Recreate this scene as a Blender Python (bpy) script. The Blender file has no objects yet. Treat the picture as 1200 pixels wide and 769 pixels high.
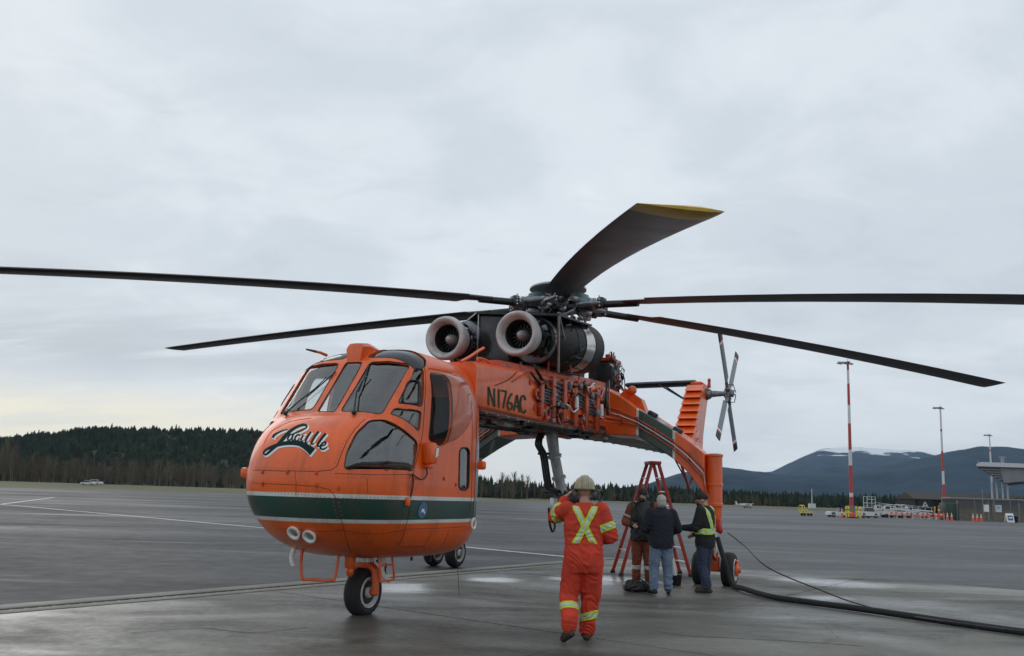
import bpy, bmesh, math, random
from math import sin, cos, pi, radians, sqrt, atan2, exp
from mathutils import Vector, Matrix, Euler, noise
from mathutils.bvhtree import BVHTree
random.seed(7)
scene = bpy.context.scene
COL = scene.collection
V = Vector

# ------------------------------------------------------------------ camera
FPX, PITCH, ROLL, CAMH = 957.9, 0.1385, 0.0310, 1.590      # pixels of a 1200 wide frame
cam_d = bpy.data.cameras.new('camera')
cam_d.sensor_width = 36.0
cam_d.lens = FPX / 1200 * 36
cam_d.shift_y = 65.5 / 1200
cam_d.clip_start = 0.1
cam_d.clip_end = 40000
cam = bpy.data.objects.new('camera', cam_d)
COL.objects.link(cam)
cam.matrix_world = Matrix.Translation((0, 0, CAMH)) @ Matrix.Rotation(pi / 2 + PITCH, 4, 'X') @ Matrix.Rotation(ROLL, 4, 'Z')
scene.camera = cam

# ------------------------------------------------------------------ sky, sun, exposure
SUN_EL, SUN_AZ = radians(24), radians(-38)                 # azimuth from +Y towards +X
world = bpy.data.worlds.new('World'); scene.world = world
world.use_nodes = True
wt = world.node_tree; wt.nodes.clear()
def WN(t, **k):
    n = wt.nodes.new(t)
    for a, b in k.items(): setattr(n, a, b)
    return n
w_out = WN('ShaderNodeOutputWorld'); w_bg = WN('ShaderNodeBackground')
w_bg.inputs['Strength'].default_value = 0.10
sky_n = WN('ShaderNodeTexSky', sky_type='NISHITA'); sky_n.sun_disc = False
sky_n.sun_elevation = SUN_EL; sky_n.sun_rotation = SUN_AZ; sky_n.air_density = 1.5; sky_n.dust_density = 1.0
tc = WN('ShaderNodeTexCoord'); sx = WN('ShaderNodeSeparateXYZ')
wt.links.new(tc.outputs['Generated'], sx.inputs[0])
def WM(op, a, b=None, c=None):
    n = WN('ShaderNodeMath', operation=op)
    for i, q in enumerate((a, b, c)):
        if q is None: continue
        if isinstance(q, (int, float)): n.inputs[i].default_value = q
        else: wt.links.new(q, n.inputs[i])
    return n.outputs[0]
zc = WM('ADD', WM('ABSOLUTE', sx.outputs['Z']), 0.22)
cx = WM('DIVIDE', sx.outputs['X'], zc); cy = WM('DIVIDE', sx.outputs['Y'], zc)
cv = WN('ShaderNodeCombineXYZ'); wt.links.new(cx, cv.inputs[0]); wt.links.new(cy, cv.inputs[1])
def WNOISE(scale, detail, rough, dist=0.0, sy=1.0):
    mp = WN('ShaderNodeMapping'); mp.inputs['Scale'].default_value = (1, sy, 1)
    wt.links.new(cv.outputs[0], mp.inputs[0])
    n = WN('ShaderNodeTexNoise'); n.inputs['Scale'].default_value = scale; n.inputs['Detail'].default_value = detail
    n.inputs['Roughness'].default_value = rough; n.inputs['Distortion'].default_value = dist
    wt.links.new(mp.outputs[0], n.inputs['Vector'])
    return n.outputs['Fac']
def WRAMP(f, stops, interp='EASE'):
    r = WN('ShaderNodeValToRGB'); r.color_ramp.interpolation = interp
    e = r.color_ramp.elements
    while len(e) < len(stops): e.new(0.5)
    for k, (p_, c_) in enumerate(stops): e[k].position = p_; e[k].color = (*c_, 1)
    wt.links.new(f, r.inputs[0]); return r.outputs['Color']
def WMIX(f, a, b, mode='MIX'):
    m = WN('ShaderNodeMix', data_type='RGBA', blend_type=mode)
    for i, q in ((0, f), (6, a), (7, b)):
        if isinstance(q, (int, float)): m.inputs[i].default_value = q
        elif isinstance(q, tuple): m.inputs[i].default_value = (*q, 1)
        else: wt.links.new(q, m.inputs[i])
    return m.outputs[2]
n1 = WNOISE(1.05, 6, 0.52, 0.25, 0.8); n2 = WNOISE(2.6, 6, 0.55, 0.6, 1.4)
cloud = WRAMP(WM('MULTIPLY_ADD', n2, 0.35, WM('MULTIPLY', n1, 0.65)),
              [(0.32, (0.58, 0.64, 0.71)), (0.44, (0.67, 0.735, 0.80)), (0.55, (0.77, 0.83, 0.885)), (0.66, (0.90, 0.94, 0.965))])
# a few darker torn shreds of cloud hanging low
shred = WRAMP(WNOISE(4.2, 7, 0.6, 0.3, 2.0), [(0.60, (0, 0, 0)), (0.78, (1, 1, 1))])
cloud = WMIX(WM('MULTIPLY', shred, 0.30), cloud, (0.50, 0.53, 0.60))
# brighter, thinner cloud low down; warm break towards the low sun on the left
low = WRAMP(sx.outputs['Z'], [(0.0, (1, 1, 1)), (0.10, (0.55, 0.55, 0.55)), (0.30, (0, 0, 0))])
cloud = WMIX(WM('MULTIPLY', low, 0.35), cloud, (0.90, 0.93, 0.95))
dark_b = WRAMP(sx.outputs['Z'], [(0.105, (0, 0, 0)), (0.15, (1, 1, 1)), (0.175, (0.8, 0.8, 0.8)), (0.215, (0, 0, 0))])
streak = WRAMP(WNOISE(1.3, 5, 0.55, 0.2, 4.0), [(0.40, (0, 0, 0)), (0.58, (1, 1, 1))])
left_w = WRAMP(WM('MULTIPLY_ADD', sx.outputs['X'], -0.5, 0.5), [(0.45, (0.25, 0.25, 0.25)), (0.75, (1, 1, 1))])
cloud = WMIX(WM('MULTIPLY', WM('MULTIPLY', WM('MULTIPLY', dark_b, streak), left_w), 0.60), cloud, (0.50, 0.54, 0.60))
band = WRAMP(sx.outputs['Z'], [(0.0, (1, 1, 1)), (0.075, (1, 1, 1)), (0.125, (0, 0, 0))])
side_l = WRAMP(WM('MULTIPLY_ADD', WM('ADD', WM('MULTIPLY', sx.outputs['X'], -0.80), WM('MULTIPLY', sx.outputs['Y'], 0.60)), 0.5, 0.5),
               [(0.72, (0, 0, 0)), (0.97, (1, 1, 1))])
n3 = WRAMP(WNOISE(1.6, 4, 0.5, 0.0, 3.0), [(0.35, (0.65, 0.65, 0.65)), (0.55, (1, 1, 1))])
warm = WM('MULTIPLY', WM('MULTIPLY', band, side_l), n3)
cloud = WMIX(WM('MULTIPLY', warm, 1.0), cloud, (1.08, 1.01, 0.81))
cl10 = WMIX(1.0, cloud, (10.0, 10.0, 10.0), 'MULTIPLY')
fin = WMIX(0.97, sky_n.outputs['Color'], cl10)
wt.links.new(fin, w_bg.inputs['Color']); wt.links.new(w_bg.outputs[0], w_out.inputs['Surface'])

sun_d = bpy.data.lights.new('sun', 'SUN'); sun_d.energy = 0.55; sun_d.angle = radians(35); sun_d.color = (1.0, 0.95, 0.88)
sun = bpy.data.objects.new('sun', sun_d); COL.objects.link(sun)
sd = V((sin(SUN_AZ) * cos(SUN_EL), cos(SUN_AZ) * cos(SUN_EL), sin(SUN_EL)))
sun.rotation_euler = sd.to_track_quat('Z', 'Y').to_euler(); sun.location = (-40, 40, 60)

scene.view_settings.view_transform = 'Standard'
scene.view_settings.look = 'None'
scene.view_settings.exposure = 0.0
scene.view_settings.gamma = 1.0
scene.view_settings.use_curve_mapping = False
scene.render.engine = 'CYCLES'
scene.cycles.use_denoising = True
scene.cycles.max_bounces = 7
scene.cycles.transparent_max_bounces = 14
scene.cycles.volume_bounces = 0
scene.cycles.caustics_reflective = False
scene.cycles.caustics_refractive = False

# ------------------------------------------------------------------ pixel <-> place helpers (the photograph's own survey)
def pix_dir(u, v):
    a, b = u - 600, 450 - v
    x = a * cos(ROLL) - b * sin(ROLL); y = a * sin(ROLL) + b * cos(ROLL)
    return V((x / FPX, cos(PITCH) - y / FPX * sin(PITCH), sin(PITCH) + y / FPX * cos(PITCH)))
CAMP = V((0, 0, CAMH))
def ground_at(u, v, z=0.0):
    d = pix_dir(u, v); t = (z - CAMH) / d.z
    return CAMP + d * t
def horizon_v(u): return 565.5 + (u - 15.8) * 0.03103
def far(u, d):
    q = pix_dir(u, horizon_v(u)); return q.x / q.y * d
def sstep(a, b, x):
    t = min(1, max(0, (x - a) / (b - a))); return t * t * (3 - 2 * t)
def gz(x, y):
    return 0.42 * sstep(55, 105, y) * sstep(5, 45, x)
def at_height(u, v, d):           # height of pixel v at depth d
    q = pix_dir(u, v); return CAMH + q.z / q.y * d
# helicopter frame: X forward, Y to port, Z up, origin under the rotor
HP = V((0.907, 16.775, 0)); HYAW = 0.4454
H_ROT = -(pi / 2 + HYAW)
HM = Matrix.Translation(HP) @ Matrix.Rotation(H_ROT, 4, 'Z'); HMI = HM.inverted()
HO = HMI @ CAMP
def hdir(u, v): return (HMI.to_3x3() @ pix_dir(u, v)).normalized()
def hat(u, v, ax, val):
    d = hdir(u, v); i = 'XYZ'.index(ax); return HO + d * ((val - HO[i]) / d[i])

# ------------------------------------------------------------------ materials
MATS = {}
def mat(name, col, rough=0.5, metal=0.0, var=0.12, vscale=6.0, bump=0.0, bscale=40.0, coat=0.0, spec=0.5, dirt=None, dirt_amt=0.0, dscale=2.0, dstretch=None):
    m = bpy.data.materials.new(name); m.use_nodes = True
    nt = m.node_tree; b = nt.nodes['Principled BSDF']
    b.inputs['Roughness'].default_value = rough; b.inputs['Metallic'].default_value = metal
    b.inputs['Coat Weight'].default_value = coat; b.inputs['Specular IOR Level'].default_value = spec
    t = nt.nodes.new('ShaderNodeTexCoord')
    n = nt.nodes.new('ShaderNodeTexNoise'); n.inputs['Scale'].default_value = vscale; n.inputs['Detail'].default_value = 5
    nt.links.new(t.outputs['Object'], n.inputs['Vector'])
    r = nt.nodes.new('ShaderNodeMapRange')
    r.inputs['From Min'].default_value = 0.3; r.inputs['From Max'].default_value = 0.7
    r.inputs['To Min'].default_value = 1 - var; r.inputs['To Max'].default_value = 1 + var
    nt.links.new(n.outputs['Fac'], r.inputs['Value'])
    mx = nt.nodes.new('ShaderNodeMix'); mx.data_type = 'RGBA'; mx.blend_type = 'MULTIPLY'; mx.inputs[0].default_value = 1
    mx.inputs[6].default_value = (*col, 1); nt.links.new(r.outputs[0], mx.inputs[7])
    out = mx.outputs[2]
    m['mix'] = mx.name
    if dirt:
        n2 = nt.nodes.new('ShaderNodeTexNoise'); n2.inputs['Scale'].default_value = dscale; n2.inputs['Detail'].default_value = 8; n2.inputs['Roughness'].default_value = 0.65
        mp = nt.nodes.new('ShaderNodeMapping'); mp.inputs['Scale'].default_value = dstretch or (1, 1, 1)
        nt.links.new(t.outputs['Object'], mp.inputs['Vector']); nt.links.new(mp.outputs[0], n2.inputs['Vector'])
        r2 = nt.nodes.new('ShaderNodeMapRange'); r2.inputs['From Min'].default_value = 0.5; r2.inputs['From Max'].default_value = 0.72
        r2.inputs['To Max'].default_value = dirt_amt
        nt.links.new(n2.outputs['Fac'], r2.inputs['Value'])
        m2 = nt.nodes.new('ShaderNodeMix'); m2.data_type = 'RGBA'
        nt.links.new(r2.outputs[0], m2.inputs[0]); nt.links.new(out, m2.inputs[6]); m2.inputs[7].default_value = (*dirt, 1)
        out = m2.outputs[2]
    nt.links.new(out, b.inputs['Base Color'])
    rr = nt.nodes.new('ShaderNodeMapRange'); rr.inputs['To Min'].default_value = max(0.02, rough - 0.08); rr.inputs['To Max'].default_value = min(1, rough + 0.08)
    nt.links.new(n.outputs['Fac'], rr.inputs['Value']); nt.links.new(rr.outputs[0], b.inputs['Roughness'])
    if bump:
        n3 = nt.nodes.new('ShaderNodeTexNoise'); n3.inputs['Scale'].default_value = bscale; n3.inputs['Detail'].default_value = 4
        nt.links.new(t.outputs['Object'], n3.inputs['Vector'])
        bp = nt.nodes.new('ShaderNodeBump'); bp.inputs['Strength'].default_value = bump; bp.inputs['Distance'].default_value = 0.02
        nt.links.new(n3.outputs['Fac'], bp.inputs['Height']); nt.links.new(bp.outputs[0], b.inputs['Normal'])
    MATS[name] = m; return m
ORANGE = (0.82, 0.120, 0.012)
mat('orange', ORANGE, 0.38, var=0.08, vscale=3, coat=0.25, dirt=(0.14, 0.035, 0.015), dirt_amt=0.42, dscale=4.5, dstretch=(1, 1, .22), bump=0.06, bscale=5)
mat('orange_dirty', (0.52, 0.068, 0.018), 0.45, var=0.25, vscale=4, dirt=(0.05, 0.018, 0.012), dirt_amt=0.9, dscale=3.0, bump=0.08, bscale=8)
mat('red_paint', (0.50, 0.035, 0.02), 0.45, var=0.15)
mat('green', (0.018, 0.075, 0.055), 0.4, coat=0.2, var=0.08)
mat('decal_green', (0.006, 0.026, 0.026), 0.75, var=0.05, spec=0.15)
mat('reg_green', (0.030, 0.055, 0.030), 0.7, var=0.1, spec=0.2)
mat('white', (0.80, 0.80, 0.77), 0.5, var=0.06)
mat('black', (0.012, 0.012, 0.013), 0.45, var=0.3)
mat('black_gloss', (0.012, 0.012, 0.014), 0.18, var=0.3, vscale=3, bump=0.25, bscale=3, dirt=(0.18, 0.18, 0.18), dirt_amt=0.25, dscale=3)
mat('rubber', (0.016, 0.016, 0.017), 0.75, var=0.25, bump=0.1, bscale=60)
mat('seal', (0.02, 0.02, 0.022), 0.6)
mat('seam', (0.13, 0.025, 0.012), 0.7)
mat('dark_metal', (0.06, 0.063, 0.07), 0.42, 0.7, var=0.35, vscale=9, dirt=(0.012, 0.012, 0.012), dirt_amt=0.7, dscale=7)
mat('grey_metal', (0.23, 0.24, 0.26), 0.42, 0.6, var=0.3, vscale=10, dirt=(0.04, 0.04, 0.045), dirt_amt=0.8, dscale=6)
mat('teal_metal', (0.16, 0.23, 0.24), 0.45, 0.3, var=0.3, vscale=12, dirt=(0.03, 0.035, 0.04), dirt_amt=0.8, dscale=9)
mat('alu', (0.50, 0.51, 0.52), 0.35, 0.75, var=0.15, vscale=8)
mat('polished', (0.62, 0.60, 0.57), 0.22, 1.0, var=0.12, vscale=4)
mat('intake_grey', (0.52, 0.51, 0.50), 0.55, 0.15, var=0.12, vscale=5, dirt=(0.16, 0.14, 0.12), dirt_amt=0.6, dscale=4)
mat('soot', (0.02, 0.019, 0.018), 0.5, 0.3, var=0.4, vscale=5, dirt=(0.09, 0.085, 0.08), dirt_amt=0.5, dscale=6)
mat('belly', (0.50, 0.50, 0.50), 0.5, 0.1, var=0.2, vscale=4, dirt=(0.10, 0.07, 0.06), dirt_amt=0.6, dscale=1.6, bump=0.1, bscale=6)
mat('blade', (0.030, 0.031, 0.034), 0.42, var=0.25, vscale=2.5, dirt=(0.085, 0.075, 0.06), dirt_amt=0.3, dscale=3)
mat('tail_blade', (0.20, 0.215, 0.235), 0.4, 0.2, var=0.1)
mat('interior', (0.05, 0.052, 0.055), 0.8, var=0.3)
mat('seat_tan', (0.16, 0.13, 0.09), 0.8, var=0.3)
mat('yellow', (0.62, 0.40, 0.03), 0.5, var=0.12)
mat('hub_white', (0.62, 0.62, 0.60), 0.4, var=0.15)
def glass(name, tint, ior=1.5, rough=0.02):
    m = bpy.data.materials.new(name); m.use_nodes = True; nt = m.node_tree; nt.nodes.clear()
    o = nt.nodes.new('ShaderNodeOutputMaterial'); t = nt.nodes.new('ShaderNodeBsdfTransparent'); t.inputs[0].default_value = (*tint, 1)
    g = nt.nodes.new('ShaderNodeBsdfGlossy'); g.inputs['Roughness'].default_value = rough; g.inputs['Color'].default_value = (0.9, 0.93, 0.95, 1)
    f = nt.nodes.new('ShaderNodeFresnel'); gb = nt.nodes.new('ShaderNodeNewGeometry'); mi = nt.nodes.new('ShaderNodeMapRange'); mi.inputs['To Min'].default_value = ior; mi.inputs['To Max'].default_value = 1 / ior
    nt.links.new(gb.outputs['Backfacing'], mi.inputs['Value']); nt.links.new(mi.outputs[0], f.inputs['IOR'])
    mx = nt.nodes.new('ShaderNodeMixShader')
    nt.links.new(f.outputs[0], mx.inputs[0]); nt.links.new(t.outputs[0], mx.inputs[1]); nt.links.new(g.outputs[0], mx.inputs[2])
    nt.links.new(mx.outputs[0], o.inputs[0]); MATS[name] = m
glass('glass', (0.72, 0.76, 0.76), 2.2)
glass('glass_clear', (0.84, 0.86, 0.86), 1.45)
glass('glass_roof', (0.05, 0.06, 0.065), 1.6, 0.08)
def banded(name, axis, bands, base='orange'):
    """paint scheme: bands = [(lo, hi, colour)] of |axis| in object space over the base paint"""
    m = MATS[base].copy(); m.name = name; nt = m.node_tree; b = nt.nodes['Principled BSDF']
    mx = nt.nodes[m['mix']]
    t = nt.nodes.new('ShaderNodeTexCoord'); s = nt.nodes.new('ShaderNodeSeparateXYZ'); nt.links.new(t.outputs['Object'], s.inputs[0])
    a = nt.nodes.new('ShaderNodeMath'); a.operation = 'ABSOLUTE'; nt.links.new(s.outputs[axis], a.inputs[0])
    cur = None
    base_c = tuple(mx.inputs[6].default_value)[:3]
    for lo, hi, c in bands:
        g1 = nt.nodes.new('ShaderNodeMath'); g1.operation = 'GREATER_THAN'; g1.inputs[1].default_value = lo; nt.links.new(a.outputs[0], g1.inputs[0])
        g2 = nt.nodes.new('ShaderNodeMath'); g2.operation = 'LESS_THAN'; g2.inputs[1].default_value = hi; nt.links.new(a.outputs[0], g2.inputs[0])
        g = nt.nodes.new('ShaderNodeMath'); g.operation = 'MULTIPLY'; nt.links.new(g1.outputs[0], g.inputs[0]); nt.links.new(g2.outputs[0], g.inputs[1])
        k = nt.nodes.new('ShaderNodeMix'); k.data_type = 'RGBA'; nt.links.new(g.outputs[0], k.inputs[0])
        if cur is None: k.inputs[6].default_value = (*base_c, 1)
        else: nt.links.new(cur, k.inputs[6])
        k.inputs[7].default_value = (*c, 1); cur = k.outputs[2]
    nt.links.new(cur, mx.inputs[6]); MATS[name] = m; return m
GREENC = (0.016, 0.060, 0.046); WHITEC = (0.66, 0.67, 0.63)
banded('pod_paint', 'Z', [(1.245, 1.575, WHITEC), (1.288, 1.527, GREENC)])
banded('arm_paint', 'Y', [(1.55, 2.33, WHITEC), (1.60, 2.28, GREENC)])

# ------------------------------------------------------------------ mesh helpers
class MB:
    def __init__(s): s.v = []; s.f = []
    def add(s, vs, fs):
        o = len(s.v); s.v += [tuple(q) for q in vs]; s.f += [tuple(i + o for i in f) for f in fs]; return s
    def box(s, c, size, rot=None, bev=0.0):
        x, y, z = (q / 2 for q in size); R = rot.to_matrix() if isinstance(rot, Euler) else (rot or Matrix.Identity(3)); c = V(c)
        if bev <= 0:
            P = [V((a * x, b * y, d * z)) for a in (-1, 1) for b in (-1, 1) for d in (-1, 1)]
            F = [(0, 1, 3, 2), (4, 6, 7, 5), (0, 4, 5, 1), (2, 3, 7, 6), (0, 2, 6, 4), (1, 5, 7, 3)]
            return s.add([c + R @ p for p in P], F)
        bm = bmesh.new(); bmesh.ops.create_cube(bm, size=1)
        for q in bm.verts: q.co = V((q.co.x * size[0], q.co.y * size[1], q.co.z * size[2]))
        bmesh.ops.bevel(bm, geom=bm.edges[:], offset=min(bev, 0.45 * min(size)), segments=2, affect='EDGES', profile=0.5)
        bm.verts.index_update()
        s.add([c + R @ q.co for q in bm.verts], [[q.index for q in f.verts] for f in bm.faces]); bm.free(); return s
    def tube(s, pts, r, seg=8, cap=True, closed=False):
        pts = [V(q) for q in pts]; n = len(pts)
        rs = r if isinstance(r, (list, tuple)) else [r] * n
        vs = []; prev = None
        for i, q in enumerate(pts):
            if closed: t = (pts[(i + 1) % n] - pts[i - 1])
            else: t = pts[min(i + 1, n - 1)] - pts[max(i - 1, 0)]
            if t.length < 1e-9: t = V((0, 0, 1))
            t.normalize()
            if prev is None:
                a = V((0, 0, 1)) if abs(t.z) < 0.9 else V((1, 0, 0)); nn = t.cross(a).normalized()
            else:
                nn = prev - t * prev.dot(t)
                nn = nn.normalized() if nn.length > 1e-6 else t.orthogonal().normalized()
            prev = nn; bb = t.cross(nn)
            for k in range(seg):
                an = 2 * pi * k / seg; vs.append(q + (nn * cos(an) + bb * sin(an)) * rs[i])
        fs = []
        for i in range(n if closed else n - 1):
            j = (i + 1) % n
            for k in range(seg):
                k2 = (k + 1) % seg; fs.append((i * seg + k, i * seg + k2, j * seg + k2, j * seg + k))
        if cap and not closed:
            fs.append(tuple(range(seg - 1, -1, -1))); fs.append(tuple((n - 1) * seg + k for k in range(seg)))
        return s.add(vs, fs)
    def lathe(s, o, axis, prof, seg=24, cap=True):
        """prof = [(distance along axis, radius)]"""
        o = V(o); ax = V(axis).normalized(); nn = ax.orthogonal().normalized(); bb = ax.cross(nn)
        vs = []
        for d, r in prof:
            for k in range(seg):
                an = 2 * pi * k / seg; vs.append(o + ax * d + (nn * cos(an) + bb * sin(an)) * max(r, 1e-4))
        n = len(prof); fs = []
        for i in range(n - 1):
            for k in range(seg):
                k2 = (k + 1) % seg; fs.append((i * seg + k, i * seg + k2, (i + 1) * seg + k2, (i + 1) * seg + k))
        if cap: fs.append(tuple(range(seg - 1, -1, -1))); fs.append(tuple((n - 1) * seg + k for k in range(seg)))
        return s.add(vs, fs)
    def prism(s, poly, vec):
        vec = V(vec); a = [V(q) for q in poly]; n = len(a)
        return s.add(a + [q + vec for q in a], [tuple(range(n - 1, -1, -1)), tuple(range(n, 2 * n))] + [(i, (i + 1) % n, n + (i + 1) % n, n + i) for i in range(n)])
    def loft(s, secs, cap=True, closed=True):
        m = len(secs[0]); vs = [q for sec in secs for q in sec]; fs = []
        for i in range(len(secs) - 1):
            for k in range(m if closed else m - 1):
                k2 = (k + 1) % m; fs.append((i * m + k, i * m + k2, (i + 1) * m + k2, (i + 1) * m + k))
        if cap: fs.append(tuple(range(m - 1, -1, -1))); fs.append(tuple((len(secs) - 1) * m + k for k in range(m)))
        return s.add(vs, fs)
    def ell(s, c, rad, rot=None, seg=14, rings=8):
        c = V(c); R = rot.to_matrix() if isinstance(rot, Euler) else (rot or Matrix.Identity(3)); vs = [c + R @ V((0, 0, rad[2]))]
        for i in range(1, rings):
            th = pi * i / rings
            for k in range(seg):
                an = 2 * pi * k / seg; vs.append(c + R @ V((rad[0] * sin(th) * cos(an), rad[1] * sin(th) * sin(an), rad[2] * cos(th))))
        vs.append(c - R @ V((0, 0, rad[2]))); fs = []
        for k in range(seg): fs.append((0, 1 + k, 1 + (k + 1) % seg))
        for i in range(rings - 2):
            for k in range(seg):
                k2 = (k + 1) % seg; a = 1 + i * seg; fs.append((a + k, a + seg + k, a + seg + k2, a + k2))
        L = len(vs) - 1; a = 1 + (rings - 2) * seg
        for k in range(seg): fs.append((a + k, L, a + (k + 1) % seg))
        return s.add(vs, fs)
    def mesh(s, name, fix=True):
        me = bpy.data.meshes.new(name); me.from_pydata(s.v, [], s.f)
        if fix:
            bm = bmesh.new(); bm.from_mesh(me); bmesh.ops.recalc_face_normals(bm, faces=bm.faces[:]); bm.to_mesh(me); bm.free()
        me.update(); return me
    def build(s, name, material, parent=None, smooth=35, fix=True):
        return link(name, s.mesh(name, fix), material, parent, smooth)
def link(name, me, material, parent=None, smooth=35):
    o = bpy.data.objects.new(name, me); COL.objects.link(o)
    if material is not None: me.materials.append(MATS[material] if isinstance(material, str) else material)
    if smooth:
        me.shade_smooth(); me.set_sharp_from_angle(angle=radians(smooth))
    if parent is not None: o.parent = parent
    return o
def empty(name, loc=(0, 0, 0), rz=0.0):
    o = bpy.data.objects.new(name, None); COL.objects.link(o); o.location = loc; o.rotation_euler = (0, 0, rz); o.empty_display_size = 0.2; return o
def tag(o, label=None, cat=None, group=None, kind=None):
    if label: o['label'] = label
    if cat: o['category'] = cat
    if group: o['group'] = group
    if kind: o['kind'] = kind
    return o
def copy_tree(o, parent=None):
    c = o.copy(); COL.objects.link(c); c.parent = parent
    if parent is not None: c.matrix_parent_inverse = o.matrix_parent_inverse.copy()
    for ch in list(o.children): copy_tree(ch, c)
    return c
def evaluated(o):
    dg = bpy.context.evaluated_depsgraph_get(); dg.update()
    return bpy.data.meshes.new_from_object(o.evaluated_get(dg), depsgraph=dg)
def interp(tab, x):
    if x <= tab[0][0]: return tab[0][1]
    for (a, fa), (b, fb) in zip(tab, tab[1:]):
        if x <= b: return fa + (fb - fa) * (x - a) / (b - a)
    return tab[-1][1]
def spline(pts, n=8, closed=False):
    P = [V(q) for q in pts]; m = len(P); out = []
    for i in range(m if closed else m - 1):
        p0 = P[(i - 1) % m] if closed or i > 0 else P[0]; p1 = P[i]; p2 = P[(i + 1) % m]; p3 = P[(i + 2) % m] if closed or i + 2 < m else P[-1]
        for k in range(n):
            t = k / n
            out.append(0.5 * ((2 * p1) + (-p0 + p2) * t + (2 * p0 - 5 * p1 + 4 * p2 - p3) * t * t + (-p0 + 3 * p1 - 3 * p2 + p3) * t ** 3))
    if not closed: out.append(P[-1])
    return out

# ================================================================== GROUND
def ground_mat(name, c_lo, c_hi, rough, rvar, scale, stain, bump, bscale, streak=None, wet=(), wet_noise=0.0, sheen_tone=None):
    m = bpy.data.materials.new(name); m.use_nodes = True; nt = m.node_tree; b = nt.nodes['Principled BSDF']; b.inputs['Specular IOR Level'].default_value = 0.38
    g = nt.nodes.new('ShaderNodeNewGeometry')
    def N(sc, det, ro, vec=None, dist=0):
        n = nt.nodes.new('ShaderNodeTexNoise'); n.inputs['Scale'].default_value = sc; n.inputs['Detail'].default_value = det; n.inputs['Roughness'].default_value = ro; n.inputs['Distortion'].default_value = dist
        nt.links.new(vec or g.outputs['Position'], n.inputs['Vector']); return n.outputs['Fac']
    def R(f, a, b_, c, d):
        r = nt.nodes.new('ShaderNodeMapRange'); r.interpolation_type = 'SMOOTHSTEP'
        for i, q in zip(('From Min', 'From Max', 'To Min', 'To Max'), (a, b_, c, d)): r.inputs[i].default_value = q
        nt.links.new(f, r.inputs['Value']); return r.outputs[0]
    def X(f, a, b_):
        k = nt.nodes.new('ShaderNodeMix'); k.data_type = 'RGBA'
        for i, q in ((0, f), (6, a), (7, b_)):
            if isinstance(q, tuple): k.inputs[i].default_value = (*q, 1)
            elif isinstance(q, float): k.inputs[i].default_value = q
            else: nt.links.new(q, k.inputs[i])
        return k.outputs[2]
    mp = nt.nodes.new('ShaderNodeMapping'); mp.inputs['Rotation'].default_value = (0, 0, radians(38)); mp.inputs['Scale'].default_value = streak or (1, 1, 1)
    nt.links.new(g.outputs['Position'], mp.inputs['Vector'])
    big = N(scale, 6, 0.6, mp.outputs[0], 0.4); fine = N(scale * 40, 4, 0.6)
    grain = N(90.0, 3, 0.7)
    c = X(R(big, 0.32, 0.68, 0.0, 1.0), c_lo, c_hi)
    c = X(R(N(scale * 2.3, 8, 0.62, None, 0.8), 0.52, 0.70, 0.0, 0.75), c, stain)
    def M(op, a, b_=None):
        n = nt.nodes.new('ShaderNodeMath'); n.operation = op
        for i, q in enumerate((a, b_)):
            if q is None: continue
            if isinstance(q, (int, float)): n.inputs[i].default_value = q
            else: nt.links.new(q, n.inputs[i])
        return n.outputs[0]
    if sheen_tone:                                  # paler tone towards the right: sky sheen put into the base colour
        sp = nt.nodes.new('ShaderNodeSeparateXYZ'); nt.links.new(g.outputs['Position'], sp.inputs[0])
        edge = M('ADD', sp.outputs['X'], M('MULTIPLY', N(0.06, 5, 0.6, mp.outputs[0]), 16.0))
        c = X(R(edge, sheen_tone[0] + 8, sheen_tone[1] + 8, 0.0, 1.0), c, sheen_tone[2])
    wetness = None
    for (wx, wy, wr) in wet:                 # damp film left by dripping water
        d = nt.nodes.new('ShaderNodeVectorMath'); d.operation = 'DISTANCE'; nt.links.new(g.outputs['Position'], d.inputs[0]); d.inputs[1].default_value = (wx, wy, 0.03)
        q = R(M('ADD', d.outputs['Value'], M('MULTIPLY', N(0.9, 6, 0.65, mp.outputs[0], 0.6), wr * 1.6)), wr * 0.9, wr * 1.7, 1.0, 0.0)
        wetness = q if wetness is None else M('MAXIMUM', wetness, q)
    if wet_noise:
        q = M('MULTIPLY', R(N(0.22, 7, 0.6, mp.outputs[0], 0.8), 0.52, 0.64, 0.0, 1.0), wet_noise)
        wetness = q if wetness is None else M('MAXIMUM', wetness, q)
    k = nt.nodes.new('ShaderNodeMix'); k.data_type = 'RGBA'; k.blend_type = 'MULTIPLY'; k.inputs[0].default_value = 1.0
    nt.links.new(c, k.inputs[6]); nt.links.new(R(grain, 0.2, 0.8, 0.72, 1.28), k.inputs[7])
    nt.links.new(k.outputs[2], b.inputs['Base Color'])
    a1 = nt.nodes.new('ShaderNodeMath'); a1.operation = 'MULTIPLY_ADD'; a1.inputs[1].default_value = 0.25
    nt.links.new(fine, a1.inputs[0]); nt.links.new(N(scale * 1.1, 7, 0.6, mp.outputs[0], 0.7), a1.inputs[2])
    ro = R(a1.outputs[0], 0.45, 0.82, rough - rvar, rough + rvar)
    if wetness is not None:
        ro = M('MULTIPLY', ro, M('SUBTRACT', 1.0, M('MULTIPLY', wetness, 0.72)))
        nt.links.new(M('MULTIPLY', wetness, 0.75), b.inputs['Coat Weight']); b.inputs['Coat Roughness'].default_value = 0.26; b.inputs['Coat IOR'].default_value = 1.33
    nt.links.new(ro, b.inputs['Roughness'])
    bp = nt.nodes.new('ShaderNodeBump'); bp.inputs['Strength'].default_value = bump; bp.inputs['Distance'].default_value = 0.01
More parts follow.
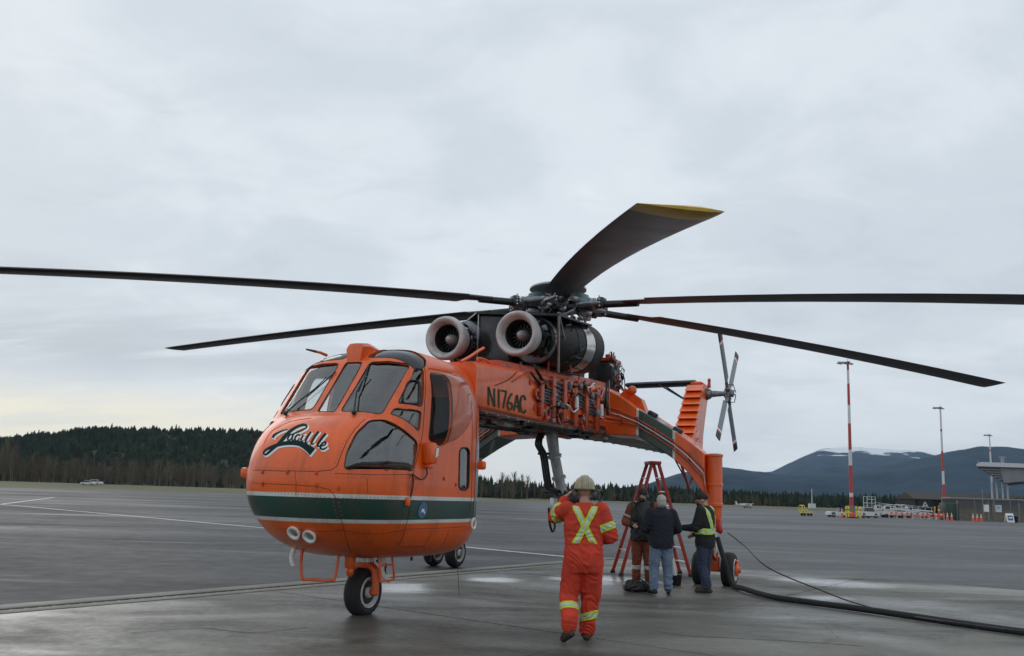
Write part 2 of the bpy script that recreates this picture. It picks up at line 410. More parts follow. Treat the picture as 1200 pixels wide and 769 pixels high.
    nt.links.new(N(bscale, 5, 0.7), bp.inputs['Height']); nt.links.new(bp.outputs[0], b.inputs['Normal'])
    MATS[name] = m
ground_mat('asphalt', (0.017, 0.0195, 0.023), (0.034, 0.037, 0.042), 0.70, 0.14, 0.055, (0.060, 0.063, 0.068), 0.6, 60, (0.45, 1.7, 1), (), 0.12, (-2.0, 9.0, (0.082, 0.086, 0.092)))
ground_mat('concrete', (0.042, 0.043, 0.035), (0.200, 0.195, 0.166), 0.58, 0.20, 0.30, (0.040, 0.040, 0.034), 0.25, 45, (0.6, 1.3, 1), ((-1.75, 14.2, 1.3), (1.9, 16.6, 1.5), (6.9, 17.6, 1.6), (5.6, 14.6, 0.9), (-0.2, 16.0, 0.8)), 0.30)
ground_mat('kerb_stone', (0.17, 0.168, 0.145), (0.25, 0.245, 0.215), 0.7, 0.08, 0.9, (0.15, 0.15, 0.135), 0.3, 40)
ground_mat('line_paint', (0.50, 0.51, 0.50), (0.62, 0.63, 0.62), 0.5, 0.1, 0.8, (0.22, 0.22, 0.22), 0.2, 40)
ground_mat('grass_far', (0.085, 0.088, 0.040), (0.135, 0.125, 0.062), 0.9, 0.05, 0.012, (0.16, 0.14, 0.075), 0.4, 3)

# asphalt apron: one sheet that lifts a little towards the terminal
b = MB(); xs = sorted(set([-420 + 20 * i for i in range(43)])); ys = [-40, -10, 0, 10, 20, 30, 40, 50, 60, 70, 80, 90, 100, 110, 130, 160, 200, 230]
def edge_y(x): return interp([(-420, 150), (-157, 254), (-12, 340), (60, 330), (130, 315), (420, 300)], x)
rows = [[(x, y, gz(x, y)) for x in xs] for y in ys] + [[(x, max(232, edge_y(x)) if x > -200 else edge_y(x), gz(x, 260)) for x in xs]]
rows = [[(p[0], min(p[1], edge_y(p[0]) - 1 + 0.001 * i), p[2]) for p in r] for i, r in enumerate(rows[:-1])] + [rows[-1]]
b.loft(rows, cap=False, closed=False)
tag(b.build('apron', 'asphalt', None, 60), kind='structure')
# grass field: reaches to the foot of the mountains
def grass_z(x, y):
    z = -0.25 + gz(x, y)
    if y > 240: z += 2.2 * sstep(edge_y(max(-420, min(420, x))) - 4, edge_y(max(-420, min(420, x))) + 60, y) * (1.0 if x < 0 else 0.55)
    return z
b = MB(); gx = [-6000, -3000, -1500, -900] + [-700 + 50 * i for i in range(35)] + [1300, 1800, 2600, 4000, 7000]
gy = [-60, 60, 130, 180, 210, 240, 260, 280, 300, 320, 340, 360, 380, 420, 500, 700, 1000, 2000, 4000, 7000, 12000]
b.loft([[(x, y, grass_z(x, y)) for x in gx] for y in gy], cap=False, closed=False)
tag(b.build('grass_field', 'grass_far', None, 60), kind='structure')

# concrete parking pad: separate slabs in its own grid (U along the edge, W across), open joints
PU, PW = V((0.60, 0.80, 0)), V((0.80, -0.60, 0))
def pad(s, t, z=0): return PU * s + PW * t + V((0, 0, z))
pad_root = MB().add([pad(-14, -11.0, 0.004), pad(20.0, -11.0, 0.004), pad(20.0, 22, 0.004), pad(-14, 22, 0.004)], [(0, 1, 2, 3)]).build('concrete_pad', 'black', None, 0)
tag(pad_root, kind='structure')
ss = [-9.6, -3.6, 2.4, 8.35, 14.3, 20.2]; ts = [-10.86, -4.9, 1.1, 7.1, 13.1, 19.1]
for i in range(len(ss) - 1):
    for j in range(len(ts) - 1):
        g = 0.010; zt = 0.030 + random.uniform(-0.0015, 0.0015)
        P = [pad(ss[i] + g, ts[j] + g), pad(ss[i + 1] - g, ts[j] + g), pad(ss[i + 1] - g, ts[j + 1] - g), pad(ss[i] + g, ts[j + 1] - g)]
        c = sum(P, V()) / 4
        q = MB(); top = [p + (c - p).normalized() * 0.012 + V((0, 0, zt)) for p in P]
        q.add([p + V((0, 0, 0.008)) for p in P] + [p + V((0, 0, zt - 0.010)) for p in P] + top,
              [(0, 1, 5, 4), (1, 2, 6, 5), (2, 3, 7, 6), (3, 0, 4, 7), (4, 5, 9, 8), (5, 6, 10, 9), (6, 7, 11, 10), (7, 4, 8, 11), (8, 9, 10, 11)])
        q.build('slab', 'concrete', pad_root, 0)
# edging strip with its slotted drain along the asphalt
q = MB()
for k in range(7):
    s0, s1 = -9.6 + 4.25 * k, -9.6 + 4.25 * (k + 1) - 0.012
    q = MB(); q.box(pad((s0 + s1) / 2, -11.40, 0.024), (s1 - s0, 0.36, 0.040), Euler((0, 0, atan2(0.8, 0.6))), 0.006)
    q.build('edging_stone', 'kerb_stone', pad_root, 30)
    q = MB(); q.box(pad((s0 + s1) / 2, -10.99, 0.020), (s1 - s0, 0.24, 0.034), Euler((0, 0, atan2(0.8, 0.6))), 0.005)
    q.build('edging_stone', 'kerb_stone', pad_root, 30)
q = MB()
for k in range(170):
    s0 = -9.5 + 0.09 * k * 1.9
    if s0 < 20: q.box(pad(s0, -11.155, 0.016), (0.05, 0.13, 0.026), Euler((0, 0, atan2(0.8, 0.6))))
tag(q.build('drain_grate', 'dark_metal', pad_root, 0), kind='stuff')
# painted lines on the asphalt
def paint_line(pts, w, name='painted_line'):
    q = MB()
    for a, c in zip(pts, pts[1:]):
        a, c = V(a), V(c); d = (c - a).normalized(); n = V((-d.y, d.x, 0)) * w / 2
        m = 12; L = [a + (c - a) * k / m for k in range(m + 1)]
        q.loft([[p - n, p + n] for p in L], cap=False, closed=False)
    q.v = [(x, y, gz(x, y) + 0.0045) for x, y, z in q.v]
    return tag(q.build(name, 'line_paint', None, 0), kind='structure')
paint_line([(-53.3, 78.0, 0), (-36.77, 59.9, 0), (-10.83, 35.77, 0), (2.1, 23.0, 0)], 0.22)
paint_line([(-36.77, 60.15, 0), (-53.29, 97.16, 0)], 0.22)
paint_line([(4.9, 20.3, 0), (18, 6.5, 0)], 0.2)

# hairline cracks sealed with tar on the pad
random.seed(9)
for P in ([(760, 738), (800, 744.5), (870, 748), (940, 752), (1010, 757)], [(150, 742), (230, 736), (300, 741), (360, 735)], [(905, 716), (960, 731), (990, 752), (1040, 769)]):
    W_ = spline([ground_at(u, v, .0345) for u, v in P], 10); W_ = [p + V((random.uniform(-.012, .012), random.uniform(-.02, .02), 0)) for p in W_]
    q = MB(); q.loft([[p + V((0, -.006 - .006 * random.random(), 0)), p + V((0, .006 + .006 * random.random(), 0))] for p in W_], cap=False, closed=False)
    q.build('crack_sealant', 'rubber', pad_root, 0)

# ================================================================== MOUNTAINS, WOODS
def hill_mat(name, lo, hi, scale, snow=None):
    m = bpy.data.materials.new(name); m.use_nodes = True; nt = m.node_tree; b = nt.nodes['Principled BSDF']
    b.inputs['Roughness'].default_value = 0.95; b.inputs['Specular IOR Level'].default_value = 0.1
    g = nt.nodes.new('ShaderNodeNewGeometry'); n = nt.nodes.new('ShaderNodeTexNoise'); n.inputs['Scale'].default_value = scale; n.inputs['Detail'].default_value = 9; n.inputs['Roughness'].default_value = 0.65
    nt.links.new(g.outputs['Position'], n.inputs['Vector'])
    r = nt.nodes.new('ShaderNodeValToRGB'); r.color_ramp.elements[0].position = 0.38; r.color_ramp.elements[1].position = 0.64
    r.color_ramp.elements[0].color = (*lo, 1); r.color_ramp.elements[1].color = (*hi, 1); nt.links.new(n.outputs['Fac'], r.inputs[0])
    out = r.outputs[0]
    if snow:
        s = nt.nodes.new('ShaderNodeSeparateXYZ'); nt.links.new(g.outputs['Position'], s.inputs[0])
        n2 = nt.nodes.new('ShaderNodeTexNoise'); n2.inputs['Scale'].default_value = 0.0035; n2.inputs['Detail'].default_value = 7; nt.links.new(g.outputs['Position'], n2.inputs['Vector'])
        a = nt.nodes.new('ShaderNodeMath'); a.operation = 'MULTIPLY_ADD'; a.inputs[1].default_value = 420; nt.links.new(n2.outputs['Fac'], a.inputs[0]); nt.links.new(s.outputs['Z'], a.inputs[2])
        k = nt.nodes.new('ShaderNodeMapRange'); k.inputs['From Min'].default_value = snow + 205; k.inputs['From Max'].default_value = snow + 235; nt.links.new(a.outputs[0], k.inputs['Value'])
        x = nt.nodes.new('ShaderNodeMix'); x.data_type = 'RGBA'; nt.links.new(k.outputs[0], x.inputs[0]); nt.links.new(out, x.inputs[6]); x.inputs[7].default_value = (0.75, 0.77, 0.80, 1); out = x.outputs[2]
    nt.links.new(out, b.inputs['Base Color']); MATS[name] = m
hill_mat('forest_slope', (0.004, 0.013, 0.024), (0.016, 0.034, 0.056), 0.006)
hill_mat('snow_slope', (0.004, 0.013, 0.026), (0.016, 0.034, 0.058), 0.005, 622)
hill_mat('wood_floor', (0.022, 0.026, 0.018), (0.045, 0.045, 0.030), 0.02)
def ridge(name, crest, dist, front, back, material, amp, n=150, m=26, seed=0.0):
    """crest = [(pixel u, pixel v)] of the skyline of this ridge at that distance"""
    u0, u1 = crest[0][0], crest[-1][0]; secs = []
    for i in range(n + 1):
        u = u0 + (u1 - u0) * i / n; v = interp(crest, u); d0 = dist
        Hc = max(2, at_height(u, v, d0)); q = pix_dir(u, horizon_v(u)); bx = q.x / q.y
        row = []
        for j in range(m + 1):
            t = j / m
            if t < 0.8:
                s = t / 0.8; d = d0 - front * (1 - s); h = Hc * (s ** 1.25 * (1 - 0.0 * s))
                h += amp * (noise.fractal(V((bx * d * 0.0011 + seed, d * 0.0016, seed)), 1.0, 2.1, 6) * sin(pi * s) * 1.2)
            else:
                s = (t - 0.8) / 0.2; d = d0 + back * s; h = Hc * (1 - s * s)
            h += amp * 0.10 * noise.fractal(V((bx * d * 0.006 + seed, d * 0.006, seed * 2)), 1.0, 2.0, 5) * (0.4 + 0.6 * min(1, s + (t >= 0.8)))
            row.append((bx * d, d, max(-2, h)))
        secs.append(row)
    b = MB(); b.loft(secs, cap=False, closed=False)
    return tag(b.build(name, material, None, 80), kind='structure')
ridge('snowy_mountain', [(560, 590), (640, 585), (760, 572), (860, 556), (905, 552), (935, 538), (962, 526), (985, 524), (1010, 523.5), (1040, 526), (1086, 529), (1120, 538), (1180, 552), (1330, 575), (1500, 600)], 9500, 4200, 1800, 'snow_slope', 90, seed=3.1)
ridge('forested_mountain', [(640, 592), (700, 586), (745, 572), (790, 556), (830, 546), (850, 547), (890, 553), (930, 557), (1000, 552), (1060, 541), (1100, 533), (1125, 527), (1150, 522.5), (1185, 523), (1230, 527), (1330, 520), (1500, 535)], 6200, 3000, 1500, 'forest_slope', 70, seed=8.4)
# wooded hill on the left
hill_crest = [(-420, 560), (-200, 538), (-60, 524), (0, 518), (60, 511), (110, 505), (180, 506), (280, 508), (340, 511), (420, 527), (520, 556), (620, 582)]
ridge('wooded_hill', hill_crest, 820, 380, 400, 'wood_floor', 3, n=60, m=14, seed=1.0)
def hill_z(x, y):
    q = x / y; u = 600 + FPX * q    # close enough for the lie of the land
    v = interp(hill_crest, u); Hc = max(0, at_height(u, v, 820)); s = (y - 440) / 380
    return 0 if s <= 0 else Hc * min(1, s) ** 1.25
def attr_mat(name, base, rough=0.95):
    m = bpy.data.materials.new(name); m.use_nodes = True; nt = m.node_tree; b = nt.nodes['Principled BSDF']
    b.inputs['Roughness'].default_value = rough; b.inputs['Specular IOR Level'].default_value = 0.15
    a = nt.nodes.new('ShaderNodeAttribute'); a.attribute_name = 'tint'
    x = nt.nodes.new('ShaderNodeMix'); x.data_type = 'RGBA'; x.blend_type = 'MULTIPLY'; x.inputs[0].default_value = 1; x.inputs[6].default_value = (*base, 1)
    nt.links.new(a.outputs['Color'], x.inputs[7]); nt.links.new(x.outputs[2], b.inputs['Base Color']); MATS[name] = m
attr_mat('conifer', (0.026, 0.040, 0.026)); attr_mat('bare_twig', (0.105, 0.088, 0.068))
class TB(MB):
    def __init__(s): super().__init__(); s.t = []
    def tint(s, c):
        s.t += [c] * (len(s.v) - len(s.t))
    def build(s, name, material, parent=None, smooth=0):
        o = link(name, s.mesh(name, False), material, parent, 0)
        a = o.data.attributes.new('tint', 'FLOAT_COLOR', 'POINT')
        a.data.foreach_set('color', [k for c in s.t for k in (*c, 1.0)]); return o
def conifer(b, x, y, z, h, w):
    tiers = 6; rnd = random.random
    lean = (rnd() - .5) * .03
    for i in range(tiers):
        z0 = z + h * (0.08 + 0.80 * i / tiers); z1 = z0 + h * (0.30 - 0.02 * i); r = w * (1 - i / (tiers + .3)) * (0.8 + 0.4 * rnd())
        k = 7; ph = rnd() * 6; base = len(b.v)
        vs = [(x + lean * (z1 - z), y, min(z1, z + h))]
        for j in range(k * 2):
            rr = r * (0.75 + 0.5 * rnd()) * (1.0 if j % 2 == 0 else 0.55); an = ph + pi * j / k
            vs.append((x + rr * cos(an), y + rr * sin(an), z0 + (0 if j % 2 == 0 else h * 0.05) + h * 0.03 * (rnd() - .5)))
        b.add(vs, [(0, 1 + j, 1 + (j + 1) % (2 * k)) for j in range(2 * k)])
    c = 0.65 + 0.75 * rnd(); b.tint((c * (0.9 + .25 * rnd()), c, c * (0.85 + .3 * rnd())))
def bare_tree(b, x, y, z, h, n=34, spread=0.32):
    rnd = random.random
    def blade(p, q, w):
        p, q = V(p), V(q); d = V((1, 0.35 * (rnd() - .5), 0)).normalized() * w
        b.add([p - d, p + d, q], [(0, 1, 2)])
    blade((x, y, z), (x + (rnd() - .5) * h * .05, y, z + h * .95), h * 0.016)
    for i in range(n):
        t = 0.15 + 0.75 * rnd(); p = (x, y, z + h * t * .9); an = (rnd() - .5) * 2.2; L = h * (0.2 + 0.35 * rnd()) * (1.15 - t)
        q = (x + sin(an) * L * spread * 2.2, y + (rnd() - .5) * L * .8, z + h * t * .9 + L * cos(an * .6)); blade(p, q, h * 0.006)
        for j in range(3):
            s = .35 + .6 * rnd(); pp = V(p).lerp(V(q), s); a2 = an + (rnd() - .5) * 1.2; l2 = L * (.3 + .3 * rnd())
            blade(pp, pp + V((sin(a2) * l2 * .7, (rnd() - .5) * l2 * .5, l2 * cos(a2 * .6))), h * 0.004)
    c = .7 + .7 * rnd(); b.tint((c, c * (.92 + .12 * rnd()), c * (.85 + .2 * rnd())))
# far conifer wood on the hill and along the field: one mass
b = TB()
for i in range(5200):
    y = 455 + 400 * random.random() ** 0.65; u = -330 + 860 * random.random(); x = far(u, y)
    conifer(b, x, y, hill_z(x, y) - 1, 4.5 + 4.0 * random.random() + (3 if random.random() < .06 else 0), 2.6 + 1.8 * random.random())
tag(b.build('hill_forest', 'conifer'), 'dark conifer forest covering the low hill left of the helicopter', 'forest', kind='stuff')
b = TB()
for i in range(1500):
    y = 455 + 130 * random.random(); u = 430 + 520 * random.random(); x = far(u, y)
    hh = interp([(430, 15), (560, 13.5), (640, 11), (720, 11.5), (840, 10), (900, 9), (950, 7.5)], u)
    conifer(b, x, y, 1.0, hh * (0.62 + .5 * random.random()), 2.2 + 1.3 * random.random())
for i in range(900):
    y = 600 + 200 * random.random(); u = 830 + 420 * random.random(); x = far(u, y)
    conifer(b, x, y, 1.0, interp([(830, 13), (1000, 12), (1250, 14)], u) * (0.6 + .55 * random.random()), 3 + 1.6 * random.random())
tag(b.build('field_treeline', 'conifer'), 'dark line of conifers beyond the airfield grass behind the helicopter', 'forest', kind='stuff')
b = TB()
for i in range(620):
    y = 385 + 70 * random.random(); u = -300 + 660 * random.random(); x = far(u, y)
    bare_tree(b, x, y, 1.2, (9 + 9 * random.random()) * interp([(-300, 1.25), (0, 1.15), (60, .95), (360, 0.85)], u), 26)
for i in range(170):
    y = 415 + 40 * random.random(); u = 520 + 420 * random.random(); x = far(u, y)
    bare_tree(b, x, y, 1.0, (5 + 5 * random.random()) * interp([(520, 1.1), (940, .7)], u), 24)
tag(b.build('bare_thicket', 'bare_twig'), 'brown bare deciduous thicket in front of the dark conifers', 'thicket', kind='stuff')
# tall bare trees that rise over the tree line
names_b = ['leftmost tall bare tree above the treeline seen under the helicopter boom', 'second tall bare tree above the treeline seen under the helicopter boom',
           'middle tall bare tree above the treeline seen under the helicopter boom', 'fourth tall bare tree above the treeline seen under the helicopter boom',
           'rightmost tall bare tree above the treeline seen under the helicopter boom', 'bare tree against the yellow sky at the left edge', 'slim bare tree just inside the left edge against yellow sky']
for (u, vtop), lab in zip([(588, 550), (594, 553), (602, 549), (611, 551), (618, 554), (4, 506), (14, 511)], names_b):
    y = 445 if u > 100 else 400; x = far(u, y); h = at_height(u, vtop, y) - 1
    root = empty('bare_tree', (x, y, 0.9))
    b = TB(); bare_tree(b, 0, 0, 0, h, 60, 0.22); 
    t = MB(); t.tube([(0, 0, 0), (0.1, 0, h * .4), (0.0, 0.1, h * .8)], [.22, .14, .05], 6).build('trunk', 'seat_tan', root, 40)
    b.build('crown', 'bare_twig', root)
    tag(root, lab, 'tree', 'tall bare trees')

# ================================================================== HELICOPTER
heli = empty('helicopter', HP, H_ROT)
tag(heli, 'large orange crane helicopter with green and white nose stripe parked on the concrete pad', 'helicopter')
def pchip(tab):
    xs = [a for a, _ in tab]; ys = [c for _, c in tab]; n = len(xs)
    h = [xs[i + 1] - xs[i] for i in range(n - 1)]; dl = [(ys[i + 1] - ys[i]) / h[i] for i in range(n - 1)]
    d = [dl[0]] + [0 if dl[i - 1] * dl[i] <= 0 else 2 * dl[i - 1] * dl[i] / (dl[i - 1] + dl[i]) for i in range(1, n - 1)] + [dl[-1]]
    def f(x):
        x = min(max(x, xs[0]), xs[-1]); i = 0
        while i < n - 2 and x > xs[i + 1]: i += 1
        t = (x - xs[i]) / h[i]
        return (ys[i] * (1 + 2 * t) * (1 - t) ** 2 + h[i] * d[i] * t * (1 - t) ** 2 + ys[i + 1] * t * t * (3 - 2 * t) + h[i] * d[i + 1] * t * t * (t - 1))
    return f
XN = 8.13
f_zt = pchip([(4.4, 3.40), (5.1, 3.50), (6.2, 3.515), (6.5, 3.505), (6.68, 3.465), (6.80, 3.40), (6.90, 3.315), (7.05, 3.11), (7.25, 2.845), (7.40, 2.65), (7.48, 2.565), (7.62, 2.495), (7.78, 2.395), (7.92, 2.27), (8.02, 2.14), (8.09, 1.99), (8.12, 1.86), (XN, 1.74)])
f_zb = pchip([(4.4, 1.55), (4.46, 1.30), (4.58, 1.08), (4.78, 0.92), (5.04, 0.82), (5.4, 0.775), (5.7, 0.765), (6.2, 0.765), (6.8, 0.78), (7.2, 0.825), (7.5, 0.90), (7.75, 1.01), (7.92, 1.14), (8.02, 1.27), (8.09, 1.43), (8.12, 1.57), (XN, 1.70)])
def f_w(x):
    if x < 5.75: return 1.05 * max(0.0, 1 - ((5.75 - x) / 1.38) ** 2.0) ** (1 / 2.0)
    if x < 7.0: return 1.05
    u = min(1, (x - 7.0) / (XN - 7.0)); return 1.05 * max(0.0, 1 - u ** 2.5) ** (1 / 2.5)
f_n = pchip([(4.4, 3.2), (5.1, 4.6), (6.9, 4.4), (7.4, 3.6), (7.8, 2.9), (XN, 2.3)])
def pod_section(x, inset=0.0, m=72):
    zt, zb, w, n = f_zt(x) - inset, f_zb(x) + inset, max(0.004, f_w(x) - inset), f_n(x)
    zc_ = max(zb + 0.01, min(zt - 0.01, 1.72 + 0.1 * sstep(7.9, 6.8, x))); out = []
    for k in range(m):
        a = 2 * pi * k / m; c, s = cos(a), sin(a)
        y = w * (1 if c > 0 else -1) * abs(c) ** (2 / n); nn = n if s > 0 else max(2.2, n * (0.72 + 0.23 * sstep(7.3, 6.0, x)))
        z = zc_ + (zt - zc_ if s > 0 else zc_ - zb) * (1 if s > 0 else -1) * abs(s) ** (2 / nn)
        if s <= 0: y = w * (1 if c > 0 else -1) * abs(c) ** (2 / nn)
        out.append(V((x, y, z)))
    return out
xs_pod = [4.40, 4.42, 4.46, 4.52, 4.6, 4.7, 4.82, 4.95, 5.1, 5.2, 5.3] + [5.4 + 0.1 * i for i in range(14)] + [6.72 + 0.03 * i for i in range(38)] + [7.86 + 0.02 * i for i in range(11)] + [8.08, 8.10, 8.115, 8.124, 8.129]
pb = MB(); pb.loft([pod_section(x) for x in xs_pod])
pod_me = pb.mesh('pod_outer')
bm = bmesh.new(); bm.from_mesh(pod_me); bm.normal_update()
PODBVH = BVHTree.FromBMesh(bm); pod_vn = [q.normal.copy() for q in bm.verts]; pod_fv = [[q.index for q in f.verts] for f in bm.faces]; pod_co = [q.co.copy() for q in bm.verts]
bm.free()
def snorm(p, fi):
    ws = [(1.0 / ((pod_co[i] - p).length_squared + 1e-5), i) for i in pod_fv[fi]]; n = V()
    for w_, i in ws: n += pod_vn[i] * w_
    return n.normalized()
def podhit(u, v):
    loc, nrm, fi, _ = PODBVH.ray_cast(HO, hdir(u, v)); 
    return (loc, nrm)
def podnear(p):
    loc, nrm, fi, _ = PODBVH.find_nearest(V(p)); return loc, (snorm(loc, fi) if len(pod_fv[fi]) < 8 else nrm)
def pod_trace(pix): 
    out = []
    for u, v in pix:
        h = podhit(u, v)
        if h[0] is not None: out.append(h[0])
    return out
def dens(P, n=6):
    out = []
    for i in range(len(P)):
        a, c = P[i], P[(i + 1) % len(P)]
        for k in range(n): out.append(a.lerp(c, k / n))
    return out
def rounded(P, frac=0.16, n=3):
    out = []; m = len(P)
    for i in range(m):
        a, p, c = P[i - 1], P[i], P[(i + 1) % m]
        fa = min(frac, 0.07 / max(0.01, (p - a).length)); fc = min(frac, 0.07 / max(0.01, (c - p).length)); p1 = p.lerp(a, fa); p2 = p.lerp(c, fc)
        for k in range(n + 1):
            t = k / n; out.append(p1 * (1 - t) ** 2 + p * 2 * t * (1 - t) + p2 * t * t)
    return out
def mirror(P): return [V((p.x, -p.y, p.z)) for p in reversed(P)]
def mean_normal(P):
    n = V()
    for i in range(len(P)): n += (P[i]).cross(P[(i + 1) % len(P)])
    n.normalize(); c = sum(P, V()) / len(P); l, nn = podnear(c)
    return n if n.dot(nn) > 0 else -n
def patch(P, off, rings=7, bulge=0.0):
    """a pane following the hull between the outline points"""
    c = sum(P, V()) / len(P); n = mean_normal(P); vs = []; m = len(P)
    def onto(p):
        h = PODBVH.ray_cast(p + n * 0.6, -n)
        return h[0] if h[0] is not None and (h[0] - p).length < 0.3 else p
    for k in range(rings):
        t = 1 - k / rings
        for p in P:
            q = c + (p - c) * t; q = onto(q) if t < 1 else p.copy()
            vs.append(q + n * (off + bulge * sqrt(max(0, 1 - t ** 2.6))))
    vs.append(onto(c) + n * (off + bulge)); b = MB()
    fs = [(k * m + i, k * m + (i + 1) % m, (k + 1) * m + (i + 1) % m, (k + 1) * m + i) for k in range(rings - 1) for i in range(m)]
    fs += [((rings - 1) * m + i, (rings - 1) * m + (i + 1) % m, rings * m) for i in range(m)]
    b.add(vs, fs); a0, a1, a2 = (V(b.v[i]) for i in fs[0][:3])
    if (a1 - a0).cross(a2 - a0).dot(n) < 0: b.f = [tuple(reversed(f)) for f in b.f]
    return b
# --- window outlines (port side read from the photograph, starboard mirrored)
WIN = {}
def win(name, pix, fr=0.16):
    WIN[name] = dens(rounded(pod_trace(pix), fr), 2)
win('windshield', [(398.3, 482.4), (433.6, 424.6), (481, 428), (447, 486.3)])
LEFT_WS = dens(rounded(pod_trace([(327.5, 486.5), (362.5, 430.5), (397.5, 425.8), (366, 480)]), .1), 2)
win('quarter_window', [(486.5, 431.5), (495.5, 432.5), (494.5, 477), (465.5, 473.5)])
win('corner_window', [(457.5, 485.5), (462, 479), (493.5, 482), (491, 506)])
win('chin_window', [(403, 550.5), (406, 531), (417, 508), (433, 492.5), (450, 492), (470, 502), (488, 517), (489, 523), (484, 552)], 0.3)
win('door_window', [(503, 437), (519, 438), (527, 446), (530, 470), (529.5, 500), (525, 517), (517, 523), (502, 516)], 0.35)
win('slot_window', [(538.5, 529), (541, 525), (547.5, 525), (550, 529), (549, 570), (546.5, 574), (540, 574), (537.5, 570)], 0.3)
def down(x, y): return PODBVH.ray_cast(V((x, y, 5)), V((0, 0, -1)))[0]
WIN['roof_window'] = dens(rounded([down(6.875, 0.18), down(6.87, 0.60), down(6.85, 0.84), down(6.83, 0.905), down(6.62, 0.905), down(6.50, 0.84), down(6.47, 0.60), down(6.47, 0.18)], 0.2), 2)
cpane = dens(rounded(pod_trace([(371.5, 482.3), (391, 483), (425, 424.5), (405.5, 425)]), 0.1), 2)
WIN_ALL = [(n_, P) for n_, P in WIN.items()] + [(n_, mirror(P) if n_ != 'windshield' else LEFT_WS) for n_, P in WIN.items()] + [('centre_windshield', cpane)]
# --- hollow shell with the openings cut
def temp(me):
    o = bpy.data.objects.new('t', me); COL.objects.link(o); return o
outer = temp(pod_me)
ib = MB(); ib.loft([pod_section(x, 0.045) for x in xs_pod if 4.6 <= x <= 8.08])
inner = temp(ib.mesh('pod_inner'))
cut_objs = []
for n_, P in WIN_ALL:
    n = mean_normal(P); b = MB(); dep = 0.30 if n_ != 'chin_window' else 0.42
    b.prism([p - n * dep for p in P], n * (dep + 0.30)); cut_objs.append(temp(b.mesh('cut')))
for o in [inner] + cut_objs:
    md = outer.modifiers.new('b', 'BOOLEAN'); md.operation = 'DIFFERENCE'; md.solver = 'EXACT'; md.object = o
pod_cut = evaluated(outer)
for o in [outer, inner] + cut_objs: bpy.data.objects.remove(o)
pod = link('cockpit_pod', pod_cut, None, heli, 30)
pod_cut.materials.clear(); pod_cut.materials.append(MATS['pod_paint']); pod_cut.materials.append(MATS['interior'])
nrm = [None] * len(pod_cut.loops); cn = [q.vector.copy() for q in pod_cut.corner_normals]
for poly in pod_cut.polygons:
    c = poly.center; loc, bn, fi, dist = PODBVH.find_nearest(c)
    onsurf = dist < 0.008 and abs(poly.normal.dot(bn)) > 0.8
    poly.material_index = 0 if (onsurf or dist < 0.03) else 1
    for li in poly.loop_indices:
        if onsurf and bn.x > -0.9:
            p = pod_cut.vertices[pod_cut.loops[li].vertex_index].co
            l2, b2, f2, _ = PODBVH.find_nearest(p); nrm[li] = snorm(l2, f2) if len(pod_fv[f2]) < 8 else bn
        else: nrm[li] = cn[li]
pod_cut.normals_split_custom_set(nrm)
for n_, P in WIN_ALL:
    if n_ == 'door_window': b = patch(P, 0.004, 10, 0.40); b.build(n_, 'glass_clear', pod, 80, False)
    else: patch(P, -0.012).build(n_, 'glass_roof' if n_ == 'roof_window' else 'glass', pod, 80, False)
    MB().tube([podnear(p)[0] for p in P], 0.0065 if n_ != 'slot_window' else 0.014, 6, closed=True).build('window_seal', 'seal', pod, 60)
# storm-window ring in the quarter window
def on_pod(pix, off=0.004): 
    out = []
    for u, v in pix:
        l, n = podhit(u, v)
        if l is not None: out.append(l + n * off)
    return out
for sgn in (1, -1):
    P = on_pod([(472, 470), (477, 450), (484, 446), (491.5, 449), (492, 462), (491, 472.5), (480, 473)], 0.004)
    P = spline(P, 4, True)
    if sgn < 0: P = mirror(P)
    MB().tube(P, 0.011, 6, closed=True).build('vent_ring', 'black', pod, 60)
# --- inside
b = MB(); b.box((6.4, 0, 1.50), (1.9, 1.7, 0.06)); b.build('cabin_floor', 'interior', pod)
b = MB(); b.prism([(7.50, -0.66, 1.9), (7.34, -0.66, 2.46), (7.16, -0.66, 2.43), (7.05, -0.66, 1.9)], (0, 1.32, 0)); b.build('instrument_panel', 'interior', pod)
b = MB(); b.box((6.75, 0, 1.85), (1.0, 0.34, 0.7), None, 0.03); b.build('centre_console', 'interior', pod)
b = MB(); b.box((6.50, 0, 3.26), (0.45, 0.45, 0.12), None, 0.03); b.build('overhead_panel', 'interior', pod)
b = MB(); b.box((5.36, 0, 2.2), (0.05, 1.8, 1.6)); b.build('rear_bulkhead', 'interior', pod)
for sy in (-0.48, 0.48):
    b = MB(); b.box((6.55, sy, 1.90), (0.50, 0.50, 0.14), None, 0.04); b.box((6.28, sy, 2.30), (0.14, 0.48, 0.78), Euler((0, -0.15, 0)), 0.05); b.box((6.20, sy, 2.80), (0.11, 0.26, 0.22), Euler((0, -0.15, 0)), 0.04)
    b.box((6.5, sy, 1.68), (0.3, 0.3, 0.3)); b.build('pilot_seat', 'seat_tan', pod, 40)
    b = MB(); b.tube(spline([(6.95, sy, 1.53), (7.0, sy, 1.8), (6.93, sy, 2.05)], 4), 0.018, 6); b.ell((6.93, sy, 2.08), (0.03, 0.025, 0.06)); b.build('control_stick', 'black', pod)
